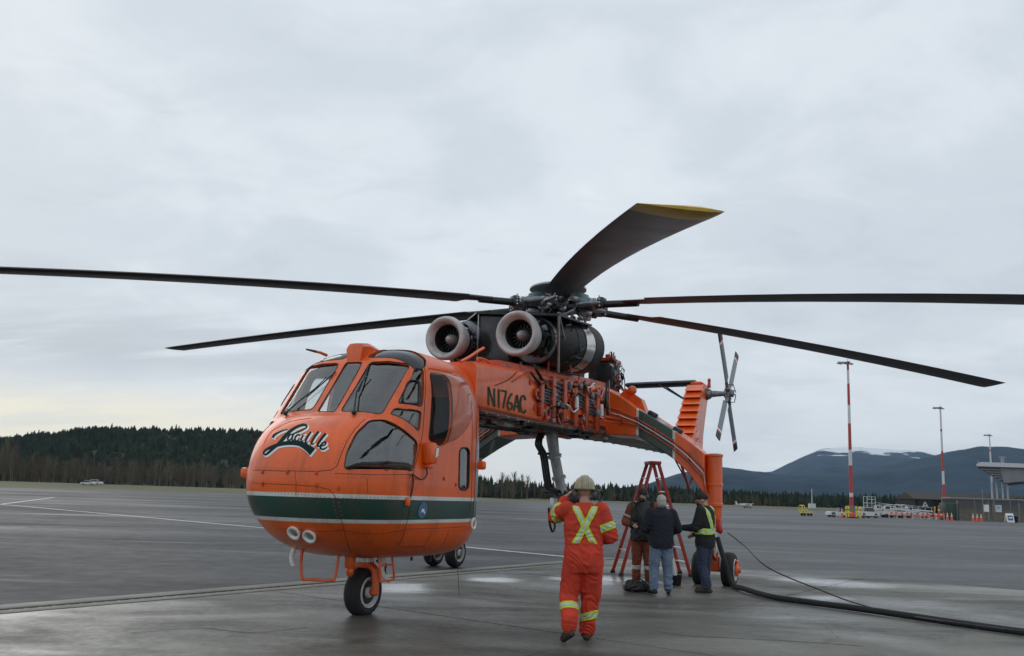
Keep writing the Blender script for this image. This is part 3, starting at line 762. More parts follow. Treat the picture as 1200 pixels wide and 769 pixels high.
# --- seams and hatch lines lie in the paint
def seam(pix, r=0.0045, name='panel_seam', m='seam', both=True, off=0.0):
    P = on_pod(pix, off); P2 = [P[0]]
    for a, c in zip(P, P[1:]):
        k = max(1, int((c - a).length / 0.05))
        for i in range(1, k + 1): P2.append(podnear(a.lerp(c, i / k))[0])
    MB().tube(P2, r, 5).build(name, m, pod, 60)
seam([(297, 551), (330, 552), (370, 552.5), (388, 551), (395, 546), (399, 535), (406, 518), (416, 503), (428, 491)])
seam([(296, 566), (340, 568), (372, 570), (386, 574), (393, 582), (398, 600), (404, 625), (412, 648)], 0.0035)
seam([(497, 430), (497.5, 470), (495, 510), (484, 556), (481, 580), (476, 615), (466, 640)], 0.005)
seam([(502, 432), (530, 437)], 0.006)
seam([(552, 470), (553, 520), (553, 560), (551, 600), (543, 640)], 0.005)
seam([(392, 555), (440, 556.5), (484, 556)], 0.0035)
seam([(312, 538), (309, 520), (318, 506), (340, 494), (365, 490)], 0.006, m='orange')
seam([(303, 614), (340, 618), (400, 621), (478, 620), (546, 617)], 0.003)
seam([(506, 622), (500, 636), (492, 652)], 0.003)
seam([(526, 620), (519, 638), (511, 652)], 0.003)
seam([(430, 560), (431, 578)], 0.003)
seam([(470, 641), (498, 640)], 0.005)
seam([(346, 553), (347, 566), (347, 580)], 0.003)
rv = MB()
for pix in ([(300, 548), (330, 549), (370, 549.5), (386, 548), (393, 542), (397, 533), (404, 516), (414, 502), (426, 490)], [(494, 440), (494.5, 475), (492, 512), (482, 556)], [(500, 528), (499, 560), (484, 575)], [(551, 475), (551.5, 520), (551, 575)], [(394, 559.5), (440, 560.5), (480, 560)],
            [(300, 575), (350, 579), (430, 583), (480, 583)], [(305, 616), (400, 624), (478, 623), (546, 620)], [(396, 584), (401, 604), (408, 630)], [(390, 584), (395, 606), (401, 630)], [(478, 586), (473, 616), (463, 640)], [(485, 586), (480, 616), (470, 640)], [(400, 488), (420, 488), (446, 490)]):
    P = on_pod(pix, 0)
    for a, c in zip(P, P[1:]):
        k = max(1, int((c - a).length / .045))
        for i in range(k):
            l_, n_ = podnear(a.lerp(c, i / k)); rv.lathe(l_ - n_ * .001, n_, [(0, .0075), (.003, .006), (.0045, .0005)], 6, False)
tag(rv.build('rivets', 'orange_dirty', pod, 60), kind='stuff')
for u, v in ((308, 553), (337, 553), (371, 554), (308, 567), (371, 569), (520, 561), (534, 568), (397, 572)):
    l, n = podhit(u, v); MB().box(l, (0.03, 0.03, 0.05), n.to_track_quat('X', 'Z').to_matrix(), 0.006).build('latch', 'orange_dirty', pod)
# --- wipers
for P in ([(336, 486.5), (352, 472), (371, 457), (384, 444)], [(415, 486), (419, 462), (425, 450), (433, 441)]):
    Q = [podhit(u, v) for u, v in P]; Q = [l + n * 0.03 for l, n in Q]
    b = MB(); b.tube(Q, [0.012, 0.010, 0.008, 0.006], 6); b.ell(Q[0], (0.03, 0.03, 0.03))
    m_ = Q[-1]; d = (Q[-1] - Q[0]).normalized(); l, n = podhit(*P[-1])
    a0 = Q[2] - n * 0.015 - d * 0.16; b.tube([a0, a0 + d * 0.5], 0.009, 5); b.build('wiper', 'black', pod)
# --- nose badge: the name painted in script
def strokes(paths, to3, name, material, parent, off, extra=0.0, shift=(0, 0)):
    b = MB()
    for path in paths:
        w = [q[2] for q in path]; C = spline([(q[0] + shift[0], q[1] + shift[1], 0) for q in path], 6); ws = []
        for i in range(len(path) - 1):
            for k in range(6): ws.append(w[i] + (w[i + 1] - w[i]) * k / 6)
        ws.append(w[-1]); L = []
        for i, p in enumerate(C):
            t = C[min(i + 1, len(C) - 1)] - C[max(i - 1, 0)]
            t = t.normalized() if t.length > 1e-6 else V((1, 0, 0)); n = V((-t.y, t.x, 0)) * (ws[i] + extra) / 2
            e = t * extra / 2 * (-1 if i == 0 else (1 if i == len(C) - 1 else 0))
            L.append([to3(p - n + e, off), to3(p + e, off), to3(p + n + e, off)])
        L = [r for r in L if all(q is not None for q in r)]
        if len(L) > 1: b.loft(L, cap=False, closed=False)
    return b.build(name, material, parent, 80, False)
def nose3(p, off):
    l, n = podhit(290 + p.x / 9.23, 480 + p.y / 9.23)
    return None if l is None else l + n * off
LUC = [[(632, 208, 12), (642, 182, 18), (604, 170, 24), (530, 196, 26), (455, 246, 30), (395, 312, 34), (345, 370, 30), (280, 425, 24), (215, 482, 20), (186, 492, 14)],
       [(632, 208, 10), (585, 234, 12), (520, 258, 14), (470, 280, 10)],
       [(186, 492, 14), (182, 464, 18), (220, 430, 22), (300, 396, 30), (390, 372, 34), (480, 364, 38), (560, 370, 46), (620, 396, 54), (668, 430, 62), (708, 462, 76)],
       [(278, 310, 20), (292, 282, 22), (340, 252, 14), (400, 228, 10), (440, 222, 8)],
       [(468, 264, 14), (440, 312, 15), (448, 336, 13), (474, 322, 11), (504, 264, 14)], [(500, 272, 14), (484, 318, 15), (494, 338, 11), (512, 326, 7)],
       [(570, 290, 13), (556, 276, 14), (530, 290, 15), (516, 322, 15), (532, 344, 13), (562, 330, 8)],
       [(604, 284, 15), (582, 328, 15), (590, 350, 11), (608, 338, 7)], [(618, 258, 14), (612, 268, 14)],
       [(690, 246, 17), (652, 300, 18), (630, 350, 16), (640, 366, 11), (660, 352, 7)],
       [(774, 240, 20), (728, 300, 20), (698, 358, 18), (706, 380, 12), (728, 364, 7)],
       [(850, 262, 22), (800, 322, 22), (764, 378, 20), (764, 402, 13), (784, 394, 8)],
       [(798, 398, 10), (836, 386, 13), (850, 362, 15), (826, 358, 15), (796, 392, 18), (794, 424, 18), (826, 432, 14), (864, 408, 9)]]
LUC = [[(x, y, w_ * 1.22) for x, y, w_ in P] for P in LUC]
strokes(LUC, nose3, 'name_outline', 'white', pod, 0.004, 12, (10, 11))
strokes(LUC, nose3, 'name_lettering', 'decal_green', pod, 0.007)
# small round emblem on the green band
l, n = podhit(495, 598); R_ = n.to_track_quat('Z', 'X').to_matrix()
b = MB(); b.lathe(l + n * 0.004, n, [(0, 0.10), (0.003, 0.10)], 20); b.build('emblem', mat('emblem_blue', (0.08, 0.16, 0.28), 0.5, var=0.3, vscale=30), pod)
b = MB(); zr = V((0, 0, 1)); tr = n.cross(zr).normalized(); c = l + n * 0.009
b.add([c + tr * x + zr * y for x, y in ((-.06, -.05), (.0, .06), (.06, -.05), (.02, -.01), (-.02, -.03))], [(0, 1, 3), (1, 2, 3), (0, 3, 4)]); b.build('emblem_mark', 'white', pod, 0)
# --- roof blister, air temp probe, side nubs, mirror box, lamps
sec = []
for x, wb, wt_, z0, z1 in ((6.925, .09, .10, 3.24, 3.33), (6.92, .095, .125, 3.24, 3.50), (6.90, .10, .132, 3.26, 3.535), (6.75, .10, .13, 3.36, 3.56), (6.60, .10, .12, 3.42, 3.55), (6.46, .09, .10, 3.44, 3.53)):
    sec.append([V((x, -wb, z0)), V((x, wb, z0)), V((x, wt_, z1 - .05)), V((x, wt_ - .04, z1 - .005)), V((x, 0, z1)), V((x, -wt_ + .04, z1 - .005)), V((x, -wt_, z1 - .05))])
b = MB(); b.loft(sec); b.build('roof_blister', 'orange', pod, 40)
b = MB(); b.tube([hat(383, 416.5, 'Y', -.78), hat(376, 413.5, 'Y', -.80), hat(370, 412, 'Y', -.82)], [0.022, 0.02, 0.018], 6); b.build('probe', 'orange', pod); b = MB(); b.tube([hat(371, 412.3, 'Y', -.82), hat(359, 409.5, 'Y', -.85)], [0.02, 0.012], 6); b.build('probe_tip', 'black', pod)
b = MB(); b.box((7.62, -1.02, 1.80), (0.12, 0.12, 0.13), None, 0.03); b.build('navigation_light', 'orange', pod)
b = MB(); b.box((5.26, 1.07, 2.03), (0.10, 0.12, 0.12), None, 0.03); b.build('navigation_light', 'orange', pod)
l, n = podhit(498, 531)
b = MB(); b.box(l + n * 0.06 + V((-.02, 0, 0)), (0.18, 0.14, 0.27), Euler((0, .12, 0)), 0.04); b.box(l + n * 0.04 + V((-.03, 0, -0.16)), (0.10, 0.10, 0.06), None, 0.02); b.build('mirror_box', 'orange', pod, 40)
b = MB(); b.add([l + n * 0.135 + V((-.10, 0.0, -.03)), l + n * 0.135 + V((-.03, 0.0, -.06)), l + n * 0.135 + V((-.05, 0.0, .06)), l + n * 0.135 + V((-.11, 0.0, .07))], [(0, 1, 2, 3)]); b.build('placard', 'white', pod, 0)
P = [podhit(u, v) for u, v in ((497, 547), (498, 556), (492, 562), (484, 558), (481, 556), (482, 566), (479, 582))]
b = MB(); b.tube(spline([l + n * 0.03 for l, n in P], 5), 0.009, 6); b.build('door_cable', 'black', pod)
l, n = podhit(476, 588); b = MB(); b.box(l + n * 0.02, (0.06, 0.05, 0.10), None, 0.012); b.build('cable_bracket', 'orange', pod)
for u, v in ((346, 623), (364, 627)):
    l, n = podhit(u, v); d = (n * 0.8 + V((0.6, 0, -0.1))).normalized()
    b = MB(); b.lathe(l - d * 0.03, d, [(0, 0.06), (0.06, 0.085), (0.075, 0.085), (0.075, 0.066), (0.05, 0.05)], 20); b.build('lamp_housing', 'white', pod)
    b = MB(); b.lathe(l - d * 0.03, d, [(0.055, 0.066), (0.06, 0.03), (0.062, 0.0)], 20, False); b.build('lamp_lens', 'polished', pod)
    b = MB(); b.box(l + n * .01 + V((0, -0.02, 0.09)), (0.04, 0.05, 0.05), None, .01); b.build('lamp_bracket', 'white', pod)
# rear door post in bare metal, tow eye
for sy in (1, -1):
    P = [podnear((5.27, sy * 1.05, 1.30 + .14 * k))[0] for k in range(11)] + [podnear((4.75, sy * .80, 2.70 - .14 * k))[0] for k in range(11)]
    patch([p for p in (P if sy > 0 else P[::-1])], .006).build('rear_quarter_panel', 'alu', pod, 80, False)
l, n = podhit(551, 613); b = MB(); b.tube([l + n * .05 + V((0.055 * cos(2 * pi * k / 14), 0, 0.07 * sin(2 * pi * k / 14))) for k in range(14)], 0.016, 6, closed=True); b.build('tow_ring', 'white', pod)

# ---------------- fuselage beam
def rrect(x, w, zb_, zt_, r=0.10, n=4):
    P = []
    for cy_, cz_, a0 in ((w - r, zt_ - r, 0), (-w + r, zt_ - r, pi / 2), (-w + r, zb_ + r * .5, pi), (w - r, zb_ + r * .5, 1.5 * pi)):
        rr = r if a0 < pi else r * .5
        for k in range(n + 1):
            a = a0 + pi / 2 * k / n
            P.append(V((x, cy_ + (r if True else 0) * cos(a) if a0 < pi else cy_ + r * cos(a), cz_ + rr * sin(a))))
    return P
FZT = [(-12.6, 3.62), (-9.0, 3.78), (-4.0, 3.95), (-0.67, 3.97), (3.35, 3.68), (5.3, 3.52)]
FZB = [(-12.6, 3.12), (-6, 3.14), (-2.9, 3.09), (-0.4, 2.99), (3.3, 2.87), (5.3, 2.86)]
FW = [(-12.6, 0.28), (-9, 0.42), (-4.0, 0.72), (-2.2, 0.93), (5.3, 0.95)]
b = MB(); b.loft([rrect(x, interp(FW, x), interp(FZB, x), interp(FZT, x)) for x in (5.3, 4.6, 3.8, 3.0, 2.2, 1.4, 0.6, -0.2, -0.9, -1.6, -2.2)])
fus = b.build('fuselage_beam', 'orange', heli, 30)
b = MB(); b.loft([rrect(x, interp(FW, x), interp(FZB, x), interp(FZT, x), 0.08) for x in (-2.2, -3.0, -4.0, -5.5, -7, -8.5, -10, -11.5, -12.6)])
boom = b.build('tail_boom', 'orange', heli, 30)
# bare-metal belly skin in panels with stiffeners
for i, (xa, xb) in enumerate(((4.9, 3.4), (3.38, 1.9), (1.88, 0.4), (0.38, -1.1), (-1.12, -2.6), (-2.62, -5.0), (-5.02, -7.6), (-7.62, -10.4))):
    w_ = lambda x: interp(FW, x) - 0.10
    z_ = lambda x: interp(FZB, x)
    b = MB(); b.add([(xa, -w_(xa), z_(xa) - .012), (xa, w_(xa), z_(xa) - .012), (xb, w_(xb), z_(xb) - .012), (xb, -w_(xb), z_(xb) - .012),
                     (xa, -w_(xa), z_(xa) + .01), (xa, w_(xa), z_(xa) + .01), (xb, w_(xb), z_(xb) + .01), (xb, -w_(xb), z_(xb) + .01)],
                    [(0, 1, 2, 3), (4, 5, 6, 7), (0, 1, 5, 4), (1, 2, 6, 5), (2, 3, 7, 6), (3, 0, 4, 7)])
    for k in range(4):
        x = xa + (xb - xa) * (k + .5) / 4; b.box((x, 0, z_(x) - .02), (0.035, 2 * w_(x), 0.03))
    b.build('belly_panel', 'belly', fus if i < 5 else boom, 20)
YS = 0.952
def S(u, v, Y=YS): return hat(u, v, 'Y', Y)
# registration letters on the side
def reg3(p, off):
    q = hat(540 + p.x / 3.494, 420 + p.y / 3.494, 'Y', 0.95); return V((q.x, 0.95 + off, q.z))
REG = [[(113, 193), (113, 116)], [(113, 118), (137, 198)], [(137, 200), (137, 123)], [(155, 203), (155, 126)], [(163, 132), (187, 136)], [(186, 136), (173, 206)],
       [(210, 143), (197, 165), (191, 190), (195, 208), (204, 210), (210, 198), (206, 184), (194, 182)], [(217, 215), (230, 150)], [(230, 150), (241, 221)], [(221, 195), (238, 199)],
       [(265, 172), (258, 154), (248, 160), (244, 188), (248, 214), (258, 224), (266, 212)]]
strokes([[(x, y, 7.5) for x, y in P] for P in REG], reg3, 'registration', 'reg_green', fus, 0.004)

# ---------------- side equipment on the port flank of the beam
def flank_box(u0, v0, u1, v1, depth, name, material, bev=0.012, Y=YS, parent=None):
    a, c = S(u0, v0, Y), S(u1, v1, Y)
    b = MB(); b.box(((a.x + c.x) / 2, Y + depth / 2 - 0.004, (a.z + c.z) / 2), (abs(a.x - c.x), abs(depth), abs(a.z - c.z)), None, bev)
    return b.build(name, material, parent or fus, 30)
def flank_tube(pix, r, name, material, Y=YS + 0.04, n=4, parent=None):
    b = MB(); b.tube(spline([S(u, v, Y) for u, v in pix], n), r, 6); return b.build(name, material, parent or fus, 60)
# recessed louvred bays
for (u0, v0, u1, v1) in ((634, 452, 644, 474), (648, 446, 657, 478), (676, 458, 683, 480), (686, 462, 696, 487)):
    flank_box(u0, v0, u1, v1, 0.02, 'equipment_bay', 'black', 0.0)
    for k in range(6):
        vv = v0 + (v1 - v0) * (k + .5) / 6
        flank_box(u0 + .6, vv - .7, u1 - .6, vv + .7, 0.045, 'louvre', 'dark_metal', 0.0)
# frames round the bays
for (u, v0, v1) in ((632, 446, 488), (646, 441, 490), (659, 444, 494), (672, 449, 500), (685, 452, 503), (698, 456, 506)):
    flank_box(u - 1.3, v0, u + 1.3, v1, 0.07, 'frame_rib', 'orange_dirty', 0.01)
# round-ended brackets and access plates with lightening holes
for (u, v, r) in ((665, 452, .13), (688, 456, .16), (703, 462, .15), (655, 488, .15), (683, 495, .17), (640, 484, .12), (628, 462, .10)):
    q = S(u, v); b = MB(); b.lathe(V((q.x, YS, q.z)), (0, 1, 0), [(0, r), (0.035, r), (0.045, r * .93), (0.045, r * .55), (0.02, r * .5)], 22); b.build('access_plate', 'orange_dirty', fus, 40)
    b = MB(); b.lathe(V((q.x, YS, q.z)), (0, 1, 0), [(0.015, r * .52), (0.022, r * .50)], 18); b.build('plate_hole', 'black', fus, 40)
for (u, v) in ((627, 478), (622, 448)):
    q = S(u, v); b = MB(); b.lathe(V((q.x, YS, q.z)), (0, 1, 0), [(0, .045), (0.01, .045)], 14); b.build('port_cap', 'red_paint', fus, 40)
# white filter bottles, grey valves, cable runs
for (u0, u1, v0, v1) in ((669.6, 672.4, 465, 478), (698.8, 702, 474, 490)):
    a, c = S((u0 + u1) / 2, v0), S((u0 + u1) / 2, v1); b = MB(); b.tube([(a.x, YS + .08, a.z), (a.x, YS + .08, a.z - .02), (c.x, YS + .08, c.z)], [.02, .042, .042], 10); b.build('filter_bottle', 'white', fus, 40)
for (u, v) in ((682, 450), (690, 464), (676, 453)):
    q = S(u, v); b = MB(); b.ell((q.x, YS + .07, q.z), (.06, .05, .075)); b.lathe((q.x, YS, q.z), (0, 1, 0), [(0, .03), (.09, .03)], 10); b.build('valve', 'grey_metal', fus, 40)
flank_tube([(632, 440), (645, 448), (660, 456), (668, 460)], .010, 'cable', 'grey_metal')
flank_tube([(640, 444), (655, 447), (670, 455), (684, 463), (697, 472)], .012, 'cable', 'alu')
flank_tube([(622, 436), (628, 445), (634, 452), (636, 470)], .022, 'cable', 'black')
flank_tube([(628, 432), (634, 443), (641, 455)], .030, 'cable', 'black')
flank_tube([(644, 470), (650, 486), (668, 492), (690, 499), (706, 503)], .012, 'cable', 'seam')
flank_tube([(660, 478), (664, 490), (676, 498)], .02, 'cable', 'black')
flank_tube([(711, 448), (710.5, 470), (712, 486)], .025, 'conduit', 'dark_metal')
flank_tube([(714, 446), (713.5, 466), (714, 484)], .018, 'conduit', 'grey_metal')
for v0 in (488, 493): flank_tube([(706, v0), (728, v0 + 3.5), (750, v0 + 6.5)], .016, 'pipe', 'orange_dirty', YS + .30)
random.seed(22)
for k in range(14):                              # dark ducts and boxes half hidden between the ribs
    u = random.uniform(626, 708); vt = 438 + (u - 628) * .22; vb = 486 + (u - 628) * .2; v = random.uniform(vt, vb)
    flank_box(u, v, u + random.uniform(3, 9), v + random.uniform(3, 11), random.uniform(.03, .09), 'duct_box', random.choice(['black', 'dark_metal', 'seam', 'orange_dirty', 'grey_metal', 'black']), .01)
for k in range(9):
    u = random.uniform(624, 700); v = 440 + (u - 628) * .22 + random.uniform(0, 45); a = random.uniform(-1, 1)
    flank_tube([(u, v), (u + 4, v + 3 * a), (u + 8, v + 9 * a), (u + random.uniform(8, 16), v + random.uniform(-4, 14))], random.uniform(.008, .02), 'wire', random.choice(['black', 'black', 'alu', 'seam', 'orange_dirty', 'white']), YS + random.uniform(.05, .12))
random.seed(21)
for k in range(44):                              # small fittings scattered over the service side
    u = random.uniform(628, 712); vt = 436 + (u - 628) * .22; vb = 491 + (u - 628) * .2; v = random.uniform(vt, vb); q = S(u, v)
    b = MB(); s_ = random.uniform(.025, .075); b.box((q.x, YS + .03, q.z), (s_ * random.uniform(.6, 2.2), random.uniform(.04, .1), s_), Euler((0, random.uniform(-.5, .5), 0)), .008)
    b.build('fitting', random.choice(['orange_dirty', 'orange_dirty', 'red_paint', 'dark_metal', 'black', 'grey_metal']), fus, 30)
# hand rails and red fairing edges on the upper deck
for P in ([(540, 424), (551, 418), (560, 412), (567, 408)], [(556, 436), (562, 428), (560, 420), (572, 424), (574, 434)]):
    flank_tube(P, .022, 'grab_rail', 'orange', 0.80)
flank_tube([(600, 448), (610, 441), (624, 433)], .012, 'seam_rail', 'orange_dirty', YS)
flank_tube([(580, 452), (596, 445), (606, 436)], .008, 'seam_rail', 'seam', YS)
for (u, v0, v1) in ((642.5, 401, 437), (678.5, 425, 445)):
    b = MB(); a, c = S(u, v1, .9), S(u, v0, .9); b.tube([a, (a.x, .9, c.z)], .014, 6); b.build('cowl_rod', 'red_paint', fus)
# belly clutter: pipes and dark brackets along the keel
random.seed(5)
for k in range(26):
    x = random.uniform(-2.4, 4.8); y = random.uniform(-.75, .8); b = MB(); b.box((x, y, interp(FZB, x) - .05), (random.uniform(.08, .5), random.uniform(.05, .2), random.uniform(.05, .12)), None, .01)
    b.build('belly_fitting', random.choice(['dark_metal', 'black', 'belly', 'orange_dirty']), fus, 30)
for y in (-.5, -.2, .35, .62): 
    b = MB(); b.tube([(4.8, y, interp(FZB, 4.8) - .04), (2, y + .05, interp(FZB, 2) - .05), (-2.3, y, interp(FZB, -2.3) - .04)], .02, 6); b.build('belly_pipe', 'dark_metal', fus)

# ---------------- landing gear arms, struts and wheels
def wheel(parent, c, r, w, name='wheel'):
    c = V(c); root = MB()
    h = w / 2
    root.lathe(c - V((0, h, 0)), (0, 1, 0), [(0.02, r * .62), (0.0, r * .78), (w * .06, r * .90), (w * .2, r * .975), (w * .35, r * .998), (w * .38, r * .985), (w * .41, r), (w * .48, r), (w * .5, r * .988), (w * .52, r), (w * .59, r), (w * .62, r * .985), (w * .65, r * .998), (w * .8, r * .975), (w * .94, r * .90), (w, r * .78), (w - .02, r * .62)], 40, False)
    o = root.build(name, 'rubber', parent, 40)
    b = MB(); b.lathe(c - V((0, h, 0)), (0, 1, 0), [(0.012, r * .64), (0.0, r * .62), (0.0, r * .56), (.04, r * .50), (.05, r * .25), (.0, r * .2), (-.01, r * .1), (w + .01, r * .1), (w, r * .2), (w - .05, r * .25), (w - .04, r * .50), (w, r * .56), (w, r * .62), (w - .012, r * .64)], 28, False)
    b.build('rim', 'hub_white', o, 40)
    for s_ in (-1, 1):
        b = MB(); b.lathe(c + V((0, s_ * (h - .046), 0)), (0, s_, 0), [(0, r * .49), (.012, r * .47), (.013, r * .22)], 24, False); b.build('rim_recess', 'soot', o, 40)
    return o
MG = -0.99
for sy in (1, -1):
    T = [(0.88, 3.90, 2.95), (1.2, 3.75, 2.94), (1.58, 3.47, 2.92), (1.95, 3.25, 2.70), (2.30, 3.03, 2.46), (2.62, 2.80, 2.16), (2.90, 2.58, 1.78)]
    secs = []
    for y, zt_, zb_ in T:
        x0 = -0.60 - 0.14 * sstep(1.5, 2.9, y); x1 = -1.55 + 0.30 * sstep(1.2, 2.9, y)
        secs.append([V((x0, sy * y, zb_)), V((x0, sy * y, zt_)), V((x1, sy * y, zt_)), V((x1, sy * y, zb_))])
    b = MB(); b.loft(secs); arm = b.build('gear_arm', 'arm_paint', heli, 25)
    md = arm.modifiers.new('bev', 'BEVEL'); md.width = 0.02; md.segments = 2; md.limit_method = 'ANGLE'
    for dz, r in ((0.62, .016), (0.50, .015), (0.36, .014)):      # pipes along the leading face
        P = [V((-.56 - .14 * sstep(1.5, 2.9, y), sy * y, zb_ + (zt_ - zb_) * dz)) for y, zt_, zb_ in T]
        P.append(V((-.72, sy * 2.95, 1.75))); P.append(V((-.76, sy * 2.98, 1.45)))
        b = MB(); b.tube(P, r, 6); b.build('hydraulic_pipe', 'orange_dirty' if dz != .5 else 'alu', arm)
    for y, zt_, zb_ in T[1:-1:1]:
        b = MB(); b.box((-.57 - .14 * sstep(1.5, 2.9, y), sy * y, zb_ + .52 * (zt_ - zb_)), (.04, .03, .2), None, .005); b.build('pipe_clamp', 'orange_dirty', arm)
    b = MB(); b.tube([(-.85, sy * 2.40, 2.42), (-.85, sy * 2.56, 1.90), (-.85, sy * 2.66, 2.14)], .028, 6); b.build('gear_bracket', 'orange_dirty', arm)
    b = MB(); b.tube([(-.8, sy * 2.28, 2.5), (-.8, sy * 2.55, 2.0), (-.8, sy * 2.56, 1.86)], .016, 6); b.build('downlock_link', 'seam', arm)
    for y_, z_ in ((1.75, 3.40), (2.28, 3.06)):
        b = MB(); b.box((-1.1, sy * y_, z_), (.24, .18, .13), Euler((-sy * .5, 0, 0)), .03); b.build('fuel_cap_box', 'dark_metal', arm)
    b = MB(); b.prism([(-1.1, sy * 1.0, 3.80), (-1.1, sy * 1.62, 3.42), (-1.1, sy * 1.50, 3.74), (-1.1, sy * 1.15, 3.98)], (-.28, 0, 0)); b.ell((-1.1, sy * 1.3, 3.93), (.12, .10, .10)); b.build('arm_fairing', 'orange', arm, 30)
    # shock strut
    b = MB(); b.lathe((MG, sy * 3.05, 1.28), (0, 0, 1), [(0, .10), (.02, .13), (.25, .145), (.27, .168), (.32, .168), (.34, .152), (.66, .152), (.67, .168), (.71, .168), (.72, .155), (1.24, .155), (1.25, .172), (1.29, .172), (1.31, .12)], 26)
    strut = b.build('shock_strut', 'orange', heli, 30)
    b = MB(); b.lathe((MG, sy * 3.05, .55), (0, 0, 1), [(0, .065), (.75, .065)], 16); b.build('piston', 'polished', strut)
    b = MB(); b.box((MG, sy * 3.05, .44), (.16, .18, .30), None, .03); b.lathe((MG, sy * 3.05 - .33, .33), (0, 1, 0), [(0, .05), (.66, .05)], 12); b.build('axle', 'orange', strut)
    b = MB(); b.tube([(MG + .16, sy * 3.05, 1.3), (MG + .36, sy * 3.05, .92), (MG + .12, sy * 3.05, .55)], .03, 6); b.build('torque_link', 'orange', strut)
    b = MB(); b.box((MG + .10, sy * 3.12, 1.18), (.22, .16, .26), None, .03); b.ell((MG + .2, sy * 3.2, 1.1), (.05, .05, .08)); b.build('strut_fitting', 'red_paint', strut)
    b = MB(); b.tube(spline([(MG + .2, sy * 3.0, 1.5), (MG + .3, sy * 3.02, 1.0), (MG + .22, sy * 3.05, .6), (MG + .05, sy * 3.1, .5)], 4), .014, 6); b.build('brake_hose', 'black', strut)
    wo = wheel(heli, (MG, sy * 3.33, .335), .335, .25)
    wheel(heli, (MG, sy * 2.77, .335), .335, .25)
    b = MB(); b.lathe((MG, sy * 3.46, .335), (0, sy, 0), [(0, .12), (.03, .12), (.05, .06), (.09, .05)], 16); b.box((MG - .1, sy * 3.47, .42), (.16, .05, .2), None, .02); b.build('brake_housing', 'orange', wo, 30)
# nose gear
ng = MB(); ng.lathe((6.40, 0, .62), (0, 0, 1), [(0, .085), (.02, .10), (.16, .10), (.18, .085), (.3, .085)], 18)
ng = ng.build('nose_strut', 'orange', heli)
b = MB(); b.lathe((6.40, 0, .70), (0, 0, 1), [(0, .104), (.05, .104)], 18); b.build('strut_collar', 'alu', ng)
b = MB()
b.tube([(6.40, .05, .66), (6.42, .165, .60), (6.43, .185, .45), (6.43, .185, .30)], [.07, .055, .05, .055], 8); b.tube([(6.40, -.05, .66), (6.42, -.165, .60), (6.43, -.185, .45), (6.43, -.185, .30)], [.07, .055, .05, .055], 8)
b.build('fork', 'orange', ng); b = MB(); b.lathe((6.43, -.22, .315), (0, 1, 0), [(0, .035), (.44, .035)], 12); b.build('axle', 'orange_dirty', ng)
wheel(heli, (6.43, 0, .315), .315, .23, 'nose_wheel')
b = MB(); b.tube(spline([(6.42, .22, .84), (6.40, .26, .74), (6.42, .27, .60), (6.36, .29, .50), (6.26, .29, .47)], 4), .032, 8); b.build('scissor_link', 'white', ng)
b = MB(); b.tube([(6.3, .10, .72), (6.2, .16, .62), (6.24, .2, .52)], .02, 6); b.ell((6.22, .15, .64), (.05, .05, .06)); b.build('steering_rod', 'black', ng)
# boarding steps and belly bits under the pod
def step_frame(P, r, name='boarding_step', m='orange'):
    b = MB(); b.tube(spline(P, 4), r, 8); return b.build(name, m, pod)
step_frame([(7.33, -.30, .88), (7.33, -.31, .70), (7.33, -.27, .53), (7.30, -.22, .52), (7.18, .04, .52), (7.15, .08, .56), (7.12, .10, .86)], .019)
step_frame([(7.36, -.40, .90), (7.38, -.42, .78), (7.36, -.40, .68)], .03, 'blade_antenna', 'white')
b = MB(); b.box((6.95, .15, .76), (.11, .11, .20), None, .02); b.ell((6.95, .15, .62), (.05, .05, .07)); b.build('beacon', 'orange', pod)
for x_ in (6.80, 6.50): step_frame([(x_, .46, .82), (x_, .50, .66), (x_ - .02, .50, .51)], .015)
b = MB()
b.tube([(6.80, .49, .70), (6.50, .49, .70)], .012, 6); b.build('step_rung', 'orange', pod); b = MB()
b.tube([(6.79, .50, .51), (6.48, .50, .51)], .015, 6); b.build('step_rung', 'orange', pod)
b = MB(); b.tube([(5.1, .6, .98), (5.02, .62, .55), (4.98, .64, .2)], .004, 5); b.build('static_wick', 'black', pod)
for y in (.2, .5): 
    b = MB(); b.box((5.6, y, .74), (.03, .02, .12)); b.build('belly_antenna', 'black', pod)

